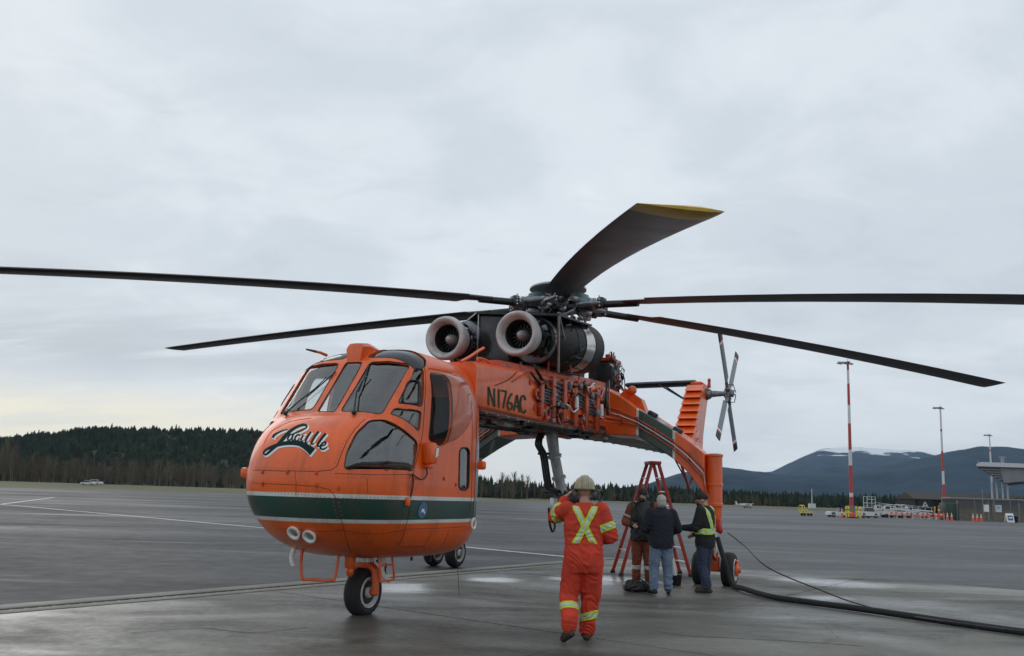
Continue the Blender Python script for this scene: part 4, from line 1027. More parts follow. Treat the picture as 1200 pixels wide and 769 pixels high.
# ---------------- engines
ENGY, ENGZ, ENGX = 0.69, 4.31, 3.45
EAX = V((-1, 0, 0.035)).normalized()
for sy in (1, -1):
    o = V((ENGX, sy * ENGY, ENGZ))
    b = MB(); b.lathe(o, EAX, [(0.10, .25), (0.05, .268), (0.01, .288), (-0.02, .315), (-.032, .338), (-.025, .362), (0.005, .380), (0.06, .388), (0.14, .378), (0.24, .345), (0.36, .31), (.36, .28), (.2, .27), (.10, .255)], 40, False)
    eng = b.build('engine_intake', 'intake_grey', heli, 50)
    b = MB(); b.lathe(o, EAX, [(.095, .262), (.10, .252), (.22, .232), (.40, .225), (0.41, 0.0)], 28, False); b.build('intake_throat', 'soot', eng)
    b = MB(); b.lathe(o, EAX, [(0.09, 0.002), (0.105, .03), (0.15, .062), (0.22, .088), (0.34, .10), (0.42, .095)], 24); b.build('intake_bullet', 'intake_grey', eng, 50)
    nn = EAX.orthogonal().normalized(); bb = EAX.cross(nn)
    for k in range(18):
        an = 2 * pi * k / 18; d = nn * cos(an) + bb * sin(an); c = o + EAX * .33 + d * .16
        b = MB(); b.box(c, (.012, .12, .07), Matrix((bb * cos(an) - nn * sin(an), d, EAX)).transposed()); b.build('guide_vane', 'dark_metal', eng, 0)
    b = MB(); b.lathe(o, EAX, [(.42, .29), (.50, .27), (.52, .30), (.58, .30), (.60, .26), (.95, .25), (.97, .30), (1.05, .30), (1.07, .27), (1.5, .29), (1.52, .33), (1.6, .33), (1.9, .36)], 28); core = b.build('engine_core', 'soot', eng, 30)
    random.seed(11 if sy > 0 else 12)
    for k in range(34):                         # pipes and accessories wrapped round the core
        an = random.uniform(0, 2 * pi); d0 = random.uniform(.45, 1.6); rr = random.uniform(.28, .36); P = []
        for j in range(6):
            a2 = an + j * random.uniform(.1, .3); dd = d0 + j * random.uniform(-.02, .09); P.append(o + EAX * dd + (nn * cos(a2) + bb * sin(a2)) * rr)
        b = MB(); b.tube(spline(P, 3), random.uniform(.008, .022), 6); b.build('engine_pipe', random.choice(['grey_metal', 'dark_metal', 'black', 'soot', 'alu']), eng)
    for k in range(16):
        an = random.uniform(0, 2 * pi); d0 = random.uniform(.48, 1.5); c = o + EAX * d0 + (nn * cos(an) + bb * sin(an)) * .31
        b = MB(); b.box(c, (random.uniform(.06, .2), random.uniform(.06, .13), random.uniform(.06, .14)), Euler((an, 0, 0)), .015); b.build('accessory', random.choice(['dark_metal', 'black', 'grey_metal', 'soot']), eng)
    # grey shroud just behind the intake and the tail duct swung outwards
    b = MB(); b.lathe(o, EAX, [(.70, .30), (.72, .41), (.76, .43), (.80, .41), (.82, .30)], 28); b.build('fire_shroud', 'grey_metal', eng, 40)
    P = [V((2.75, sy * .73, 4.33)), V((2.55, sy * .76, 4.35)), V((2.3, sy * .80, 4.37)), V((2.0, sy * .84, 4.39)), V((1.75, sy * .87, 4.41)), V((1.3, sy * .91, 4.44)), V((.85, sy * .95, 4.47))]
    b = MB(); b.tube(P[:5], [.34, .40, .44, .455, .46], 32); b.build('exhaust_duct', 'soot', eng, 40)
    for i in (3,):
        c = P[i]; d = (P[i + 1] - P[i - 1]).normalized(); b = MB(); b.lathe(c, d, [(-.02, .40), (-.015, .463), (.015, .463), (.02, .40)], 32); b.build('duct_clamp', 'dark_metal', eng, 30)
    for k in range(22):                         # plumbing strapped to the duct
        an = random.uniform(0, 2 * pi); x0 = random.uniform(1.9, 2.5); Q = []
        for j in range(5):
            x_ = x0 - j * random.uniform(.02, .16); cc = V((x_, sy * (.73 + (2.75 - x_) * .118), 4.33 + (2.75 - x_) * .075)); an += random.uniform(-.05, .3); rq = .46 + .03 * random.random()
            if x_ > 2.3: rq -= (x_ - 2.3) * .25
            Q.append(cc + V((0, cos(an), sin(an))) * rq)
        b = MB(); b.tube(spline(Q, 3), random.uniform(.008, .02), 6); b.build('duct_pipe', random.choice(['dark_metal', 'soot', 'black', 'grey_metal']), eng)
    d = (P[6] - P[4]).normalized(); b = MB(); b.lathe(P[4], d, [(0, .42), (.0, .472), (.20, .478), (.21, .472), (.36, .475), (.365, .42)], 36); b.build('exhaust_band', 'polished', eng, 30)
    b = MB(); b.lathe(P[4], d, [(.37, .43), (.37, .482), (.76, .475), (.78, .455), (.76, .44), (.40, .42), (.39, .0)], 36, False); b.build('exhaust_pipe', 'soot', eng, 30)
# deck under the engines, firewall box between, engine cover roof and gearbox
b = MB(); b.loft([rrect(x, .80, interp(FZT, x) - .1, interp(FZT, x) + .12, .06) for x in (4.2, 2, 0, -.9)]); b.build('engine_deck', 'orange_dirty', fus, 30)
b = MB(); b.box((2.65, 0.02, 4.30), (.60, .60, 1.0), None, .03); b.build('firewall_box', 'black_gloss', heli, 30)
b = MB(); b.box((1.75, 0, 4.35), (1.2, .5, 1.0), None, .04); b.build('accessory_bay', 'black', heli, 30)
b = MB(); b.tube([(2.96, -.29, 3.82), (2.96, -.29, 4.80)], .012, 6); b.build('corner_trim', 'alu', heli)
b = MB(); b.add([(3.0, -.32, 4.81), (3.06, 1.30, 4.65), (2.25, 1.30, 4.72), (2.2, -.96, 4.87), (3.0, -.32, 4.84), (3.06, 1.30, 4.68), (2.25, 1.30, 4.75), (2.2, -.96, 4.90)], [(0, 1, 2, 3), (4, 5, 6, 7), (0, 1, 5, 4), (1, 2, 6, 5), (2, 3, 7, 6), (3, 0, 4, 7)]); b.build('engine_roof', 'black', heli, 0)
b = MB(); b.add([(2.19, -.96, 4.87), (2.24, 1.30, 4.72), (1.45, 1.30, 4.80), (.60, -1.02, 5.01), (2.19, -.96, 4.90), (2.24, 1.30, 4.75), (1.45, 1.30, 4.83), (.60, -1.02, 5.04)], [(0, 1, 2, 3), (4, 5, 6, 7), (0, 1, 5, 4), (1, 2, 6, 5), (2, 3, 7, 6), (3, 0, 4, 7)]); b.build('engine_roof', 'dark_metal', heli, 0)
b = MB(); b.tube([(3.04, 1.28, 4.66), (2.37, 1.02, 3.80)], .022, 8); b.build('roof_prop', 'alu', heli)
b = MB(); b.tube([(3.0, 1.28, 4.66), (1.71, 1.02, 3.88)], .014, 8); b.build('roof_prop', 'alu', heli)
b = MB(); b.lathe((0, 0, 3.9), (0, 0, 1), [(0, .55), (.3, .60), (.5, .62), (.55, .66), (.62, .66), (.66, .58), (.9, .50), (1.15, .34), (1.3, .28)], 30); gear = b.build('main_gearbox', 'dark_metal', heli, 30)
for k in range(12):
    an = 2 * pi * k / 12; b = MB(); b.box((.6 * cos(an), .6 * sin(an), 4.6), (.12, .05, .5), Euler((0, 0, an)), .01); b.build('gearbox_rib', 'dark_metal', gear)
# oil cooler stack behind the gearbox
b = MB(); b.box((-1.45, .55, 4.28), (.55, .55, .62), None, .02); oc = b.build('oil_cooler', 'dark_metal', heli, 30)
b = MB(); b.box((-1.45, .55, 4.64), (.60, .6, .08), None, .02); b.box((-1.3, .7, 4.72), (.2, .1, .08), None, .02); b.build('cooler_cap', 'orange_dirty', oc)
random.seed(3)
for k in range(46):
    P = [V((-1.45 + random.uniform(-.32, .32), .55 + random.uniform(.24, .34), random.uniform(3.98, 4.62)))]
    for j in range(3): P.append(P[-1] + V((random.uniform(-.1, .1), random.uniform(-.03, .04), random.uniform(-.14, .14))))
    b = MB(); b.tube(P, random.uniform(.008, .02), 5); b.build('cooler_pipe', random.choice(['grey_metal', 'black', 'dark_metal', 'white', 'orange_dirty']), oc)
b = MB(); b.tube(spline([(-1.72, .8, 4.5), (-1.95, .85, 4.35), (-1.98, .85, 4.05), (-1.8, .8, 3.95)], 5), .012, 6); b.build('cooler_pipe', 'black', oc)
for k in range(3):
    b = MB(); b.tube([(-1.6 + .2 * k, .75, 4.66), (-1.6 + .2 * k, .75, 4.80)], [.02, .006], 6); b.build('cooler_spike', 'orange', oc)
b = MB(); b.loft([rrect(x, w_, z0, z1, .1) for x, w_, z0, z1 in ((-1.8, .55, 3.8, 4.25), (-2.4, .5, 3.85, 4.22), (-3.4, .40, 3.85, 4.12), (-4.4, .3, 3.85, 4.0))]); b.build('driveshaft_cover', 'orange', boom, 40)
b = MB()
for k in range(3): b.box((-5.0 - 2.2 * k, .05, interp(FZT, -5 - 2.2 * k) + .06), (.4, .2, .16), None, .03)
b.build('shaft_hanger', 'dark_metal', boom)
b = MB(); b.lathe((-12.0, 0, 3.72), (1, 0, .035), [(0, .05), (7.8, .05)], 10); b.build('tail_driveshaft', 'grey_metal', boom)

# ---------------- rotor head
HZ = 5.60
b = MB(); b.lathe((0, 0, 5.0), (0, 0, 1), [(0, .30), (.05, .42), (.10, .42), (.12, .30), (.2, .30), (.22, .46), (.28, .46), (.30, .24), (.75, .20), (.8, .14), (.92, .14)], 30); mast = b.build('rotor_mast', 'dark_metal', heli, 30)
b = MB(); b.lathe((0, 0, HZ - .13), (0, 0, 1), [(0, .30), (.03, .48), (.07, .50), (.10, .36), (.17, .36), (.20, .50), (.24, .48), (.27, .30)], 30); hub = b.build('rotor_hub', 'grey_metal', heli, 30)
b = MB(); b.lathe((0, 0, 5.93), (0, 0, 1), [(0, .56), (.015, .60), (.045, .60), (.08, .52), (.13, .36), (.165, .18), (.175, .0)], 40); b.build('hub_cap', mat('cap_grey', (0.36, 0.37, 0.38), .45, .2, var=.15), heli, 40)
b = MB()
for k in range(6):
    an = 2 * pi * k / 6 + .3; b.tube([(.16 * cos(an), .16 * sin(an), 5.72), (.30 * cos(an), .30 * sin(an), 5.96)], .025, 6)
b.build('cap_stay', 'dark_metal', hub)
A0 = 0.397
BL = [ # azimuth, tip height, droop curvature, pitch
    (A0 + 0.088, 3.75, .30, 0), (A0 + pi / 3 + 0.02, 4.50, .45, 1), (A0 + 2 * pi / 3 - 0.225, 4.62, .35, 1),
    (A0 + pi, 4.6, .4, 0), (A0 + 4 * pi / 3 + 0.143, 5.22, .55, -1), (A0 + 5 * pi / 3 + 0.0, 4.70, .4, -2)]
def blade_mat():
    m = MATS['blade'].copy(); m.name = 'blade_tipped'; nt = m.node_tree; mx = nt.nodes[m['mix']]
    t = nt.nodes.new('ShaderNodeTexCoord'); s = nt.nodes.new('ShaderNodeSeparateXYZ'); nt.links.new(t.outputs['Object'], s.inputs[0])
    g = nt.nodes.new('ShaderNodeMapRange'); g.inputs['From Min'].default_value = 10.60; g.inputs['From Max'].default_value = 10.66; nt.links.new(s.outputs['X'], g.inputs['Value'])
    k = nt.nodes.new('ShaderNodeMix'); k.data_type = 'RGBA'; nt.links.new(g.outputs[0], k.inputs[0]); k.inputs[6].default_value = mx.inputs[6].default_value; k.inputs[7].default_value = (0.55, 0.36, 0.045, 1)
    nt.links.new(k.outputs[2], mx.inputs[6]); MATS['blade_tipped'] = m
blade_mat()
RAD = 10.97
def airfoil(c, th, n=9):
    up = []; 
    for k in range(n + 1):
        x = 0.5 * (1 - cos(pi * k / n)); y = th * (2.97 * sqrt(x) - 1.26 * x - 3.52 * x * x + 2.84 * x ** 3 - 1.01 * x ** 4) * .5
        up.append((x, y))
    P = [(x, y) for x, y in up] + [(x, -y) for x, y in reversed(up[1:-1])]
    return [((x - .30) * c, y * c) for x, y in P]
for ib_, (az, tz, curv, pit) in enumerate(BL):
    root = empty('rotor_blade', (0, 0, HZ), az); root.parent = heli
    rr_ = [1.55, 1.75, 2.05, 2.12, 3, 4, 5, 6, 7, 8, 9, 9.8, 10.4, 10.7, 10.88, RAD]; secs = []
    def zz(r):
        s = max(0, (r - .55) / (RAD - .55)); return (tz - HZ) * ((1 - curv) * s + curv * s * s)
    for r in rr_:
        ch = .66 if r > 2.1 else (.30 if r < 1.8 else .34); th = .12 if r > 2.1 else .30
        tw = radians(pit - 6 * (r - 2) / 9 + 3)
        if r > 10.75: th *= .85 if r < 10.9 else .30
        dz = (zz(r + .05) - zz(r - .05)) / .1; sl = atan2(dz, 1)
        sec = []
        for (cx_, cz_) in airfoil(ch, th):
            y = -(cx_ * cos(tw)) + cz_ * sin(tw) * 0; z = cz_ * cos(tw) - cx_ * sin(tw)
            sec.append(V((r - sin(sl) * z, y, zz(r) + z)))
        secs.append(sec)
    b = MB(); b.loft(secs); o = b.build('blade', 'blade_tipped' if ib_ == 0 else 'blade', root, 40)
    # sleeve, horn, damper, bolts
    b = MB(); sl = atan2(zz(1.5) - zz(.6), .9); d = V((cos(sl), 0, sin(sl)))
    b.lathe((.42, 0, -.02), d, [(0, .10), (.06, .14), (.12, .14), (.14, .10), (.35, .10), (.37, .14), (.45, .14), (.47, .10), (.56, .09)], 18); b.build('blade_sleeve', 'grey_metal', root, 30); b = MB(); b.lathe((.42, 0, -.02), d, [(.50, .075), (1.4, .07)], 14); b.build('blade_spar', 'black', root, 30)
    b = MB(); b.box((.60, 0, 0), (.36, .30, .24), None, .05); b.build('hinge_block', 'teal_metal', root, 30)
    b = MB(); b.box((.55, .02, .17), (.30, .10, .12), Euler((0, .35, 0)), .03); b.build('hinge_plate', 'teal_metal', root, 30); b = MB(); b.box((.62, .05, -.19), (.28, .12, .10), None, .03); b.build('hinge_plate', 'alu', root, 30)
    b = MB(); b.tube([(.45, .34, .02), (.66, .30, .0), (.92, .20, -.05)], [.05, .07, .05], 10); b.ell((.45, .34, .02), (.07, .07, .07)); b.build('lag_damper', 'grey_metal', root, 40)
    b = MB(); b.tube([(1.0, -.14, -.05), (.85, -.30, -.08), (.62, -.36, -.1)], .04, 8); b.tube([(.62, -.36, -.08), (.46, -.34, -.45)], .024, 8); b.ell((.62, -.36, -.1), (.05, .05, .05)); b.build('pitch_link', 'grey_metal', root, 40)
    b = MB()
    for j in range(4):
        b.ell((1.02, .12, .09 - .065 * j), (.022, .022, .018), None, 8, 5); b.ell((1.02, -.12, .09 - .065 * j), (.022, .022, .018), None, 8, 5)
    b.build('retaining_bolts', 'hub_white', root, 60)
    b = MB(); b.box((1.02, 0, -.02), (.14, .22, .20), None, .03); b.build('blade_cuff', 'dark_metal', root, 30)
random.seed(31)
for k in range(110):                              # hydraulic lines, links and fittings crowding the head
    an = random.uniform(0, 2 * pi); r = random.uniform(.22, .62); z = random.uniform(5.12, 5.78); P = [V((r * cos(an), r * sin(an), z))]
    for j in range(3): an += random.uniform(-.25, .25); r += random.uniform(-.08, .08); z += random.uniform(-.10, .10); P.append(V((r * cos(an), r * sin(an), z)))
    b = MB(); b.tube(P, random.uniform(.010, .028), 6); b.build('head_line', random.choice(['grey_metal', 'alu', 'teal_metal', 'black', 'alu', 'hub_white']), hub)
for k in range(5):
    an = 2 * pi * k / 5; b = MB(); b.tube([(.62 * cos(an), .62 * sin(an), 4.7), (.40 * cos(an), .40 * sin(an), 5.25)], .045, 8); b.build('servo', 'dark_metal', mast)

# ---------------- tail pylon, stabiliser, tail rotor
PY = [(3.45, -11.0, -12.9, .30), (3.95, -11.45, -13.05, .29), (4.6, -12.05, -13.45, .275), (5.2, -12.6, -13.85, .26), (5.74, -13.05, -14.2, .25)]
b = MB(); b.loft([[V((xf, w_, z)), V((xf, -w_, z)), V((xr + .2, -w_ * .9, z)), V((xr, 0, z)), V((xr + .2, w_ * .9, z))] for z, xf, xr, w_ in PY]); pyl = b.build('tail_pylon', 'orange', heli, 25)
for k in range(8):                                # stepped fairings up the leading face
    z = 3.62 + .265 * k; t = (z - 3.45) / 2.29; xf = -11.0 - 2.05 * t; w_ = .30 - .05 * t
    b = MB(); b.prism([(xf + .42, -w_ - .03, z - .02), (xf - .02, -w_ - .03, z + .24), (xf - .12, -w_ - .03, z + .24), (xf - .12, -w_ - .03, z - .02)], (0, 2 * w_ + .06, 0)); b.build('pylon_step', 'orange', pyl, 20)
b = MB(); b.box((-11.5, .0, 3.75), (.9, .66, .3), Euler((0, .35, 0)), .04); b.build('pylon_root_fairing', 'orange', pyl, 30)
secs = []
for t in [0, .06, .2, .5, .9, .97, 1.0]:
    y = -.10 - 2.55 * t; ch = 1.02 * (1 if t < .95 else (.96 if t < .99 else .88)); th = .20 if t < .98 else .07
    secs.append([V((-13.0 - cx_ - .25, y, 5.84 + cz_ - .02 * t)) for cx_, cz_ in airfoil(ch, th)])
b = MB(); b.loft(secs); b.build('stabiliser', 'dark_metal', pyl, 40)
b = MB(); b.box((-13.4, -.02, 5.80), (.9, .42, .10), None, .04); b.build('stabiliser_root', 'orange', pyl, 30)
b = MB(); b.tube([(-12.98, -1.35, 5.78), (-12.65, -.22, 5.10)], .028, 6); b.build('stabiliser_strut', 'black', pyl); b = MB(); b.tube([(-13.5, -1.25, 5.78), (-13.3, -.22, 5.08)], .028, 6); b.build('stabiliser_strut', 'black', pyl)
TRX, TRY, TRZ = -13.56, .98, 5.47
b = MB(); b.lathe((TRX, .15, TRZ), (0, 1, 0), [(0, .22), (.12, .22), (.14, .17), (.22, .16), (.24, .12), (.60, .09), (.74, .085)], 20); b.ell((TRX + .02, .28, TRZ), (.24, .17, .2)); tg = b.build('tail_gearbox', 'grey_metal', pyl, 40)
b = MB(); b.tube([(TRX + .2, .35, TRZ + .2), (TRX + .2, .36, TRZ + .42)], [.07, .05], 8); b.ell((TRX + .2, .36, TRZ + .46), (.06, .06, .08)); b.build('tail_beacon', 'red_paint', pyl)
tr = MB(); tr.lathe((TRX, TRY - .14, TRZ), (0, 1, 0), [(0, .12), (.04, .17), (.10, .17), (.12, .10), (.24, .10), (.26, .14), (.32, .13), (.36, .04)], 18); tr = tr.build('tail_rotor_hub', 'grey_metal', heli, 30)
for k, an in enumerate((radians(50), radians(134), radians(230), radians(314))):
    d = V((cos(an), 0, sin(an))); e = V((-sin(an), 0, cos(an))); yv = V((0, 1, 0)); secs = []
    for r in (.42, .5, .56, 1.0, 1.6, 2.1, 2.40, 2.44):
        ch = .26 if r > .52 else .14; th = .12 if r > .52 else .3
        if r > 2.42: ch = .24; th = .05
        tw = radians((20, 20, -22, -24)[k])
        secs.append([V((TRX, TRY, TRZ)) + d * r + e * (cx_ * cos(tw) - cz_ * sin(tw)) + yv * (cx_ * sin(tw) + cz_ * cos(tw)) for cx_, cz_ in airfoil(ch, th)])
    b = MB(); b.loft(secs); tb = b.build('tail_rotor_blade', 'tail_blade', heli, 40)
    for r0, r1, mm in ((2.0, 2.08, 'white'), (2.08, 2.15, 'red_paint'), (2.15, 2.435, 'black')):
        b = MB(); b.loft([[V((TRX, TRY, TRZ)) + d * r + e * (cx_ * 1.02 * cos(tw) - cz_ * 1.12 * sin(tw)) + yv * (cx_ * 1.02 * sin(tw) + cz_ * 1.12 * cos(tw)) for cx_, cz_ in airfoil(.264, .135)] for r in (r0, r1)], cap=True); b.build('tip_band', mm, tb, 40)
    b = MB(); b.lathe(V((TRX, TRY, TRZ)) + d * .08, d, [(0, .06), (.1, .09), (.16, .09), (.2, .06), (.4, .055)], 12); b.build('blade_grip', 'grey_metal', tb, 30)
    b = MB(); q = V((TRX, TRY, TRZ)); b.tube([q + d * .3 + e * .1, q + d * .3 + e * .12 + yv * .2, q + yv * .26 + d * .06], .016, 6); b.build('pitch_arm', 'dark_metal', tb)

mat('alu_dull', (.40, .41, .42), .5, .3, var=.2, vscale=8, dirt=(.15, .15, .15), dirt_amt=.5, dscale=6)
# ---------------- snorkel pipe with its hoses under the belly
sn = [hat(647, 513, 'Y', .1), hat(650, 535, 'Y', .12), hat(655, 560, 'Y', .15), hat(659, 578, 'Y', .2)]
b = MB(); b.tube([sn[0] + V((0, 0, .25)), sn[0], sn[1], sn[2], sn[3]], [.12, .12, .105, .105, .10], 14); snk = b.build('snorkel_pipe', 'alu_dull', heli, 40)
for i in (1, 2):
    b = MB(); b.lathe(sn[i], sn[3] - sn[0], [(-.03, .10), (-.025, .145), (.025, .145), (.03, .10)], 16); b.build('pipe_flange', 'alu', snk, 30)
b = MB(); b.box(sn[1] + V((.05, -.18, .05)), (.12, .3, .05), None, .01); b.box(sn[3] + V((0, -.15, .02)), (.16, .5, .08), None, .02); b.build('hose_bracket', 'dark_metal', snk, 30)
for du in (-11, -8, -5):
    b = MB(); b.tube(spline([hat(642 + du * .8, 505, 'Y', .05), hat(639 + du, 520, 'Y', .05), hat(645 + du, 534, 'Y', .08), hat(650 + du, 566, 'Y', .12), hat(655 + du, 574, 'Y', .15), hat(664 + du * .4, 576, 'Y', .2)], 5), .028, 6); b.build('snorkel_hose', 'black', snk)
b = MB(); q = hat(662, 583, 'Y', .2); b.box(q, (.4, .45, .22), Euler((0, 0, .4)), .05); b.ell(q + V((.1, .28, -.02)), (.18, .18, .16)); b.lathe(q + V((0, -.2, -.35)), (0, 0, 1), [(0, .06), (.05, .1), (.3, .1), (.35, .06)], 14); b.build('snorkel_pump', 'dark_metal', snk, 40)
b = MB(); q2 = hat(650, 592, 'Y', .1); b.box(q2, (.16, .16, .3), None, .03); b.tube([q2 + V((.0, .1, .1)), q2 + V((0, .1, -.25))], .05, 8); b.build('snorkel_valve', 'alu', snk, 40)
b = MB(); b.tube(spline([hat(643, 595, 'Y', .1), hat(644, 612, 'Y', .1), hat(647, 622.5, 'Y', .1), hat(650, 618, 'Y', .1), hat(649, 598, 'Y', .1)], 6), .024, 6); b.build('hanging_hose', 'black', snk)
b = MB(); b.tube(spline([hat(655, 576, 'Y', .2), hat(668, 584, 'Y', .2), hat(690, 583, 'Y', .2), hat(703, 575, 'Y', .2), hat(706, 583, 'Y', .2), hat(700, 592, 'Y', .2)], 6), .03, 6); b.build('hanging_hose', 'black', snk)

# ================================================================== PEOPLE
mat('skin', (0.46, 0.27, 0.19), .55, var=.1, vscale=20)
mat('coverall', (0.60, 0.050, 0.022), .85, var=.14, vscale=7, bump=.5, bscale=14, dirt=(.25, .03, .02), dirt_amt=.5, dscale=4)
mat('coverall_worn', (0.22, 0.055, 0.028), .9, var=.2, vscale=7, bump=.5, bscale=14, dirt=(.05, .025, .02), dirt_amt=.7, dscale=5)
mat('hivis', (0.50, 0.72, 0.05), .7, var=.06)
mat('silver_tape', (0.55, 0.57, 0.55), .4, .2, var=.06)
mat('navy', (0.012, 0.017, 0.026), .85, var=.2, bump=.4, bscale=16)
mat('charcoal', (0.014, 0.015, 0.019), .85, var=.2, bump=.4, bscale=16)
mat('jeans_light', (0.15, 0.21, 0.30), .9, var=.2, vscale=9, bump=.4, bscale=18)
mat('jeans_dark', (0.035, 0.05, 0.085), .9, var=.25, vscale=9, bump=.4, bscale=18)
mat('boot', (0.045, 0.036, 0.026), .7, var=.2); mat('boot_black', (0.015, 0.015, 0.016), .6)
mat('hair_white', (0.52, 0.50, 0.47), .7, bump=.4, bscale=80); mat('hair_dark', (0.02, 0.015, 0.012), .7, bump=.4, bscale=80)
mat('helmet_khaki', (0.42, 0.37, 0.25), .5, var=.25, vscale=14, dirt=(.18, .15, .10), dirt_amt=.6, dscale=10); mat('helmet_strap', (0.12, 0.11, 0.08), .7)
mat('muff', (0.10, 0.10, 0.095), .5)
class BodyB(MB):
    def cap_(s, p0, r0, p1, r1, flat=1.0):
        p0, p1 = V(p0), V(p1); n = 7; d = p1 - p0; L = d.length; t = d / L; pts = []; rs = []
        for k in range(4): a = pi / 2 * (1 - k / 3.0); pts.append(p0 - t * r0 * sin(a)); rs.append(max(.002, r0 * cos(a)))
        for k in range(4): a = pi / 2 * k / 3.0; pts.append(p1 + t * r1 * sin(a)); rs.append(max(.002, r1 * cos(a)))
        return s.tube(pts, rs, 12)
    def rings(s, R):
        return s.loft([[V((c[0] + rx * cos(2 * pi * k / 24), c[1] + ry * sin(2 * pi * k / 24), c[2])) for k in range(24)] for c, rx, ry in R])
def remesh(b, name, voxel, it, material, parent, folds=None, seed=0):
    me = b.mesh(name); o = bpy.data.objects.new('t', me); COL.objects.link(o)
    m = o.modifiers.new('r', 'REMESH'); m.mode = 'VOXEL'; m.voxel_size = voxel
    m2 = o.modifiers.new('s', 'SMOOTH'); m2.factor = .5; m2.iterations = it
    out = evaluated(o); bpy.data.objects.remove(o); out.name = name
    if folds:
        ns = [q.normal.copy() for q in out.vertices]
        for q, n in zip(out.vertices, ns):
            p = q.co; a = 0
            for c, r, amp, freq, dirn in folds:
                d = (p - V(c)).length
                if d < r:
                    w_ = noise.noise(p * 5 + V((seed, 0, 0))); ph = (p.dot(V(dirn)) * freq + w_ * 2.6)
                    a += amp * (1 - (d / r) ** 2) * (sin(ph * 6.28) * .8 + .3 * sin(ph * 13.1))
            a += .0035 * noise.noise(p * 9 + V((seed, 3, 0)))
            q.co = p + n * a
    return link(name, out, material, parent, 180)
def slab_band(src, planes, off, name, material, parent, keep=None):
    """strip of cloth: the part of src between pairs of planes, lifted off it"""
    bm = bmesh.new(); bm.from_mesh(src.data)
    for co, no in planes:
        bmesh.ops.bisect_plane(bm, geom=bm.verts[:] + bm.edges[:] + bm.faces[:], plane_co=V(co), plane_no=V(no), clear_outer=True)
    if keep:
        bm.normal_update(); bmesh.ops.delete(bm, geom=[f for f in bm.faces if not keep(f.calc_center_median(), f.normal)], context='FACES')
    bm.normal_update()
    for q in bm.verts: q.co += q.normal * off
    me = bpy.data.meshes.new(name); bm.to_mesh(me); bm.free()
    return link(name, me, material, parent, 180)
def limb_band(src, p, axis, hw, rad, name, parent, yel='hivis', xr=(-9, 9)):
    p = V(p); ax = V(axis).normalized(); keep = lambda c, n: (c - p - ax * (c - p).dot(ax)).length < rad and xr[0] < c.x < xr[1]
    slab_band(src, [(p + ax * hw, ax), (p - ax * hw, -ax)], .005, name, yel, parent, keep)
    slab_band(src, [(p + ax * hw * .38, ax), (p - ax * hw * .38, -ax)], .008, name, 'silver_tape', parent, keep)
def hand(b, wrist, fdir, side, palm_n, curl=.5, size=1.0):
    w_ = V(wrist); f = V(fdir).normalized(); pn = V(palm_n); pn = (pn - f * pn.dot(f)).normalized(); s = f.cross(pn) * side
    b.ell(w_ + f * .045 * size, (.040 * size, .018 * size, .050 * size), Matrix((s, pn, f)).transposed(), 12, 8)
    for i, L in enumerate((.070, .080, .074, .058)):
        base = w_ + f * .082 * size + s * (.028 - .0185 * i) * size; d1 = (f + pn * curl * .6).normalized(); d2 = (f + pn * curl * 2.2).normalized()
        m_ = base + d1 * L * .5 * size; b.cap_(base - f * .015, .0095 * size, m_, .0088 * size); b.cap_(m_, .0088 * size, m_ + d2 * L * .5 * size, .0075 * size)
    tb = w_ + f * .025 * size + s * .032 * size; td = (f * .7 + s * .75 + pn * .35).normalized(); m_ = tb + td * .035 * size
    b.cap_(tb, .013 * size, m_, .0105 * size); b.cap_(m_, .0105 * size, m_ + (td + f * .5).normalized() * .030 * size, .009 * size)
def head(b, c, turn, s=1.0):
    c = V(c); R = Matrix.Rotation(turn, 3, 'Z')
    def q(x, y, z): return c + R @ V((x * s, y * s, z * s))
    b.ell(q(0, -.005, .025), (.076 * s, .098 * s, .098 * s), R); b.ell(q(0, .022, -.055), (.056 * s, .068 * s, .068 * s), R)
    b.ell(q(0, .070, -.095), (.030 * s, .022 * s, .022 * s), R); b.cap_(q(0, .092, .012), .010 * s, q(0, .112, -.025), .015 * s)
    b.ell(q(0, .086, -.062), (.026 * s, .012 * s, .012 * s), R); b.ell(q(0, .083, .032), (.052 * s, .014 * s, .012 * s), R)
    for sx_ in (-1, 1): b.ell(q(sx_ * .077, -.005, -.008), (.012 * s, .022 * s, .034 * s), R)
    return q, R
def person(name, loc, rz, label, J, cloth, H=1.0):
    root = empty(name, loc, rz); tag(root, label, 'person'); return root
def face_bits(root, q, R, s=1.0):
    for sx_ in (-1, 1):
        b = MB(); b.ell(q(sx_ * .031, .084, .014), (.013 * s, .007 * s, .008 * s), R, 10, 6); b.build('eye', 'black', root)
    b = MB(); b.ell(q(0, .097, -.063), (.024 * s, .006 * s, .006 * s), R, 10, 6); b.build('mouth', mat('lip', (.30, .13, .11), .6) if 'lip' not in MATS else 'lip', root)
def shoe(b, ankle, toe, r=.050):
    a, t = V(ankle), V(toe); d = (t - a); d.z = 0; d = d.normalized(); heel = a - d * .06; z0 = min(a.z, t.z + .05) - .06
    b.cap_(a + V((0, 0, .05)), r * 1.05, a + V((0, 0, -.03)), r * 1.05); b.cap_(heel + V((0, 0, -.045)), r * .85, t, r * .80); b.cap_(a + d * .02 + V((0, 0, -.03)), r, t + V((0, 0, .012)), r * .8)
def arm_body(b, sh, el, wr): b.cap_(sh, .055, el, .042); b.cap_(el, .042, wr, .027)
def leg_body(b, hp, kn, an): b.cap_(hp, .085, kn, .055); b.cap_(kn, .055, an, .038)

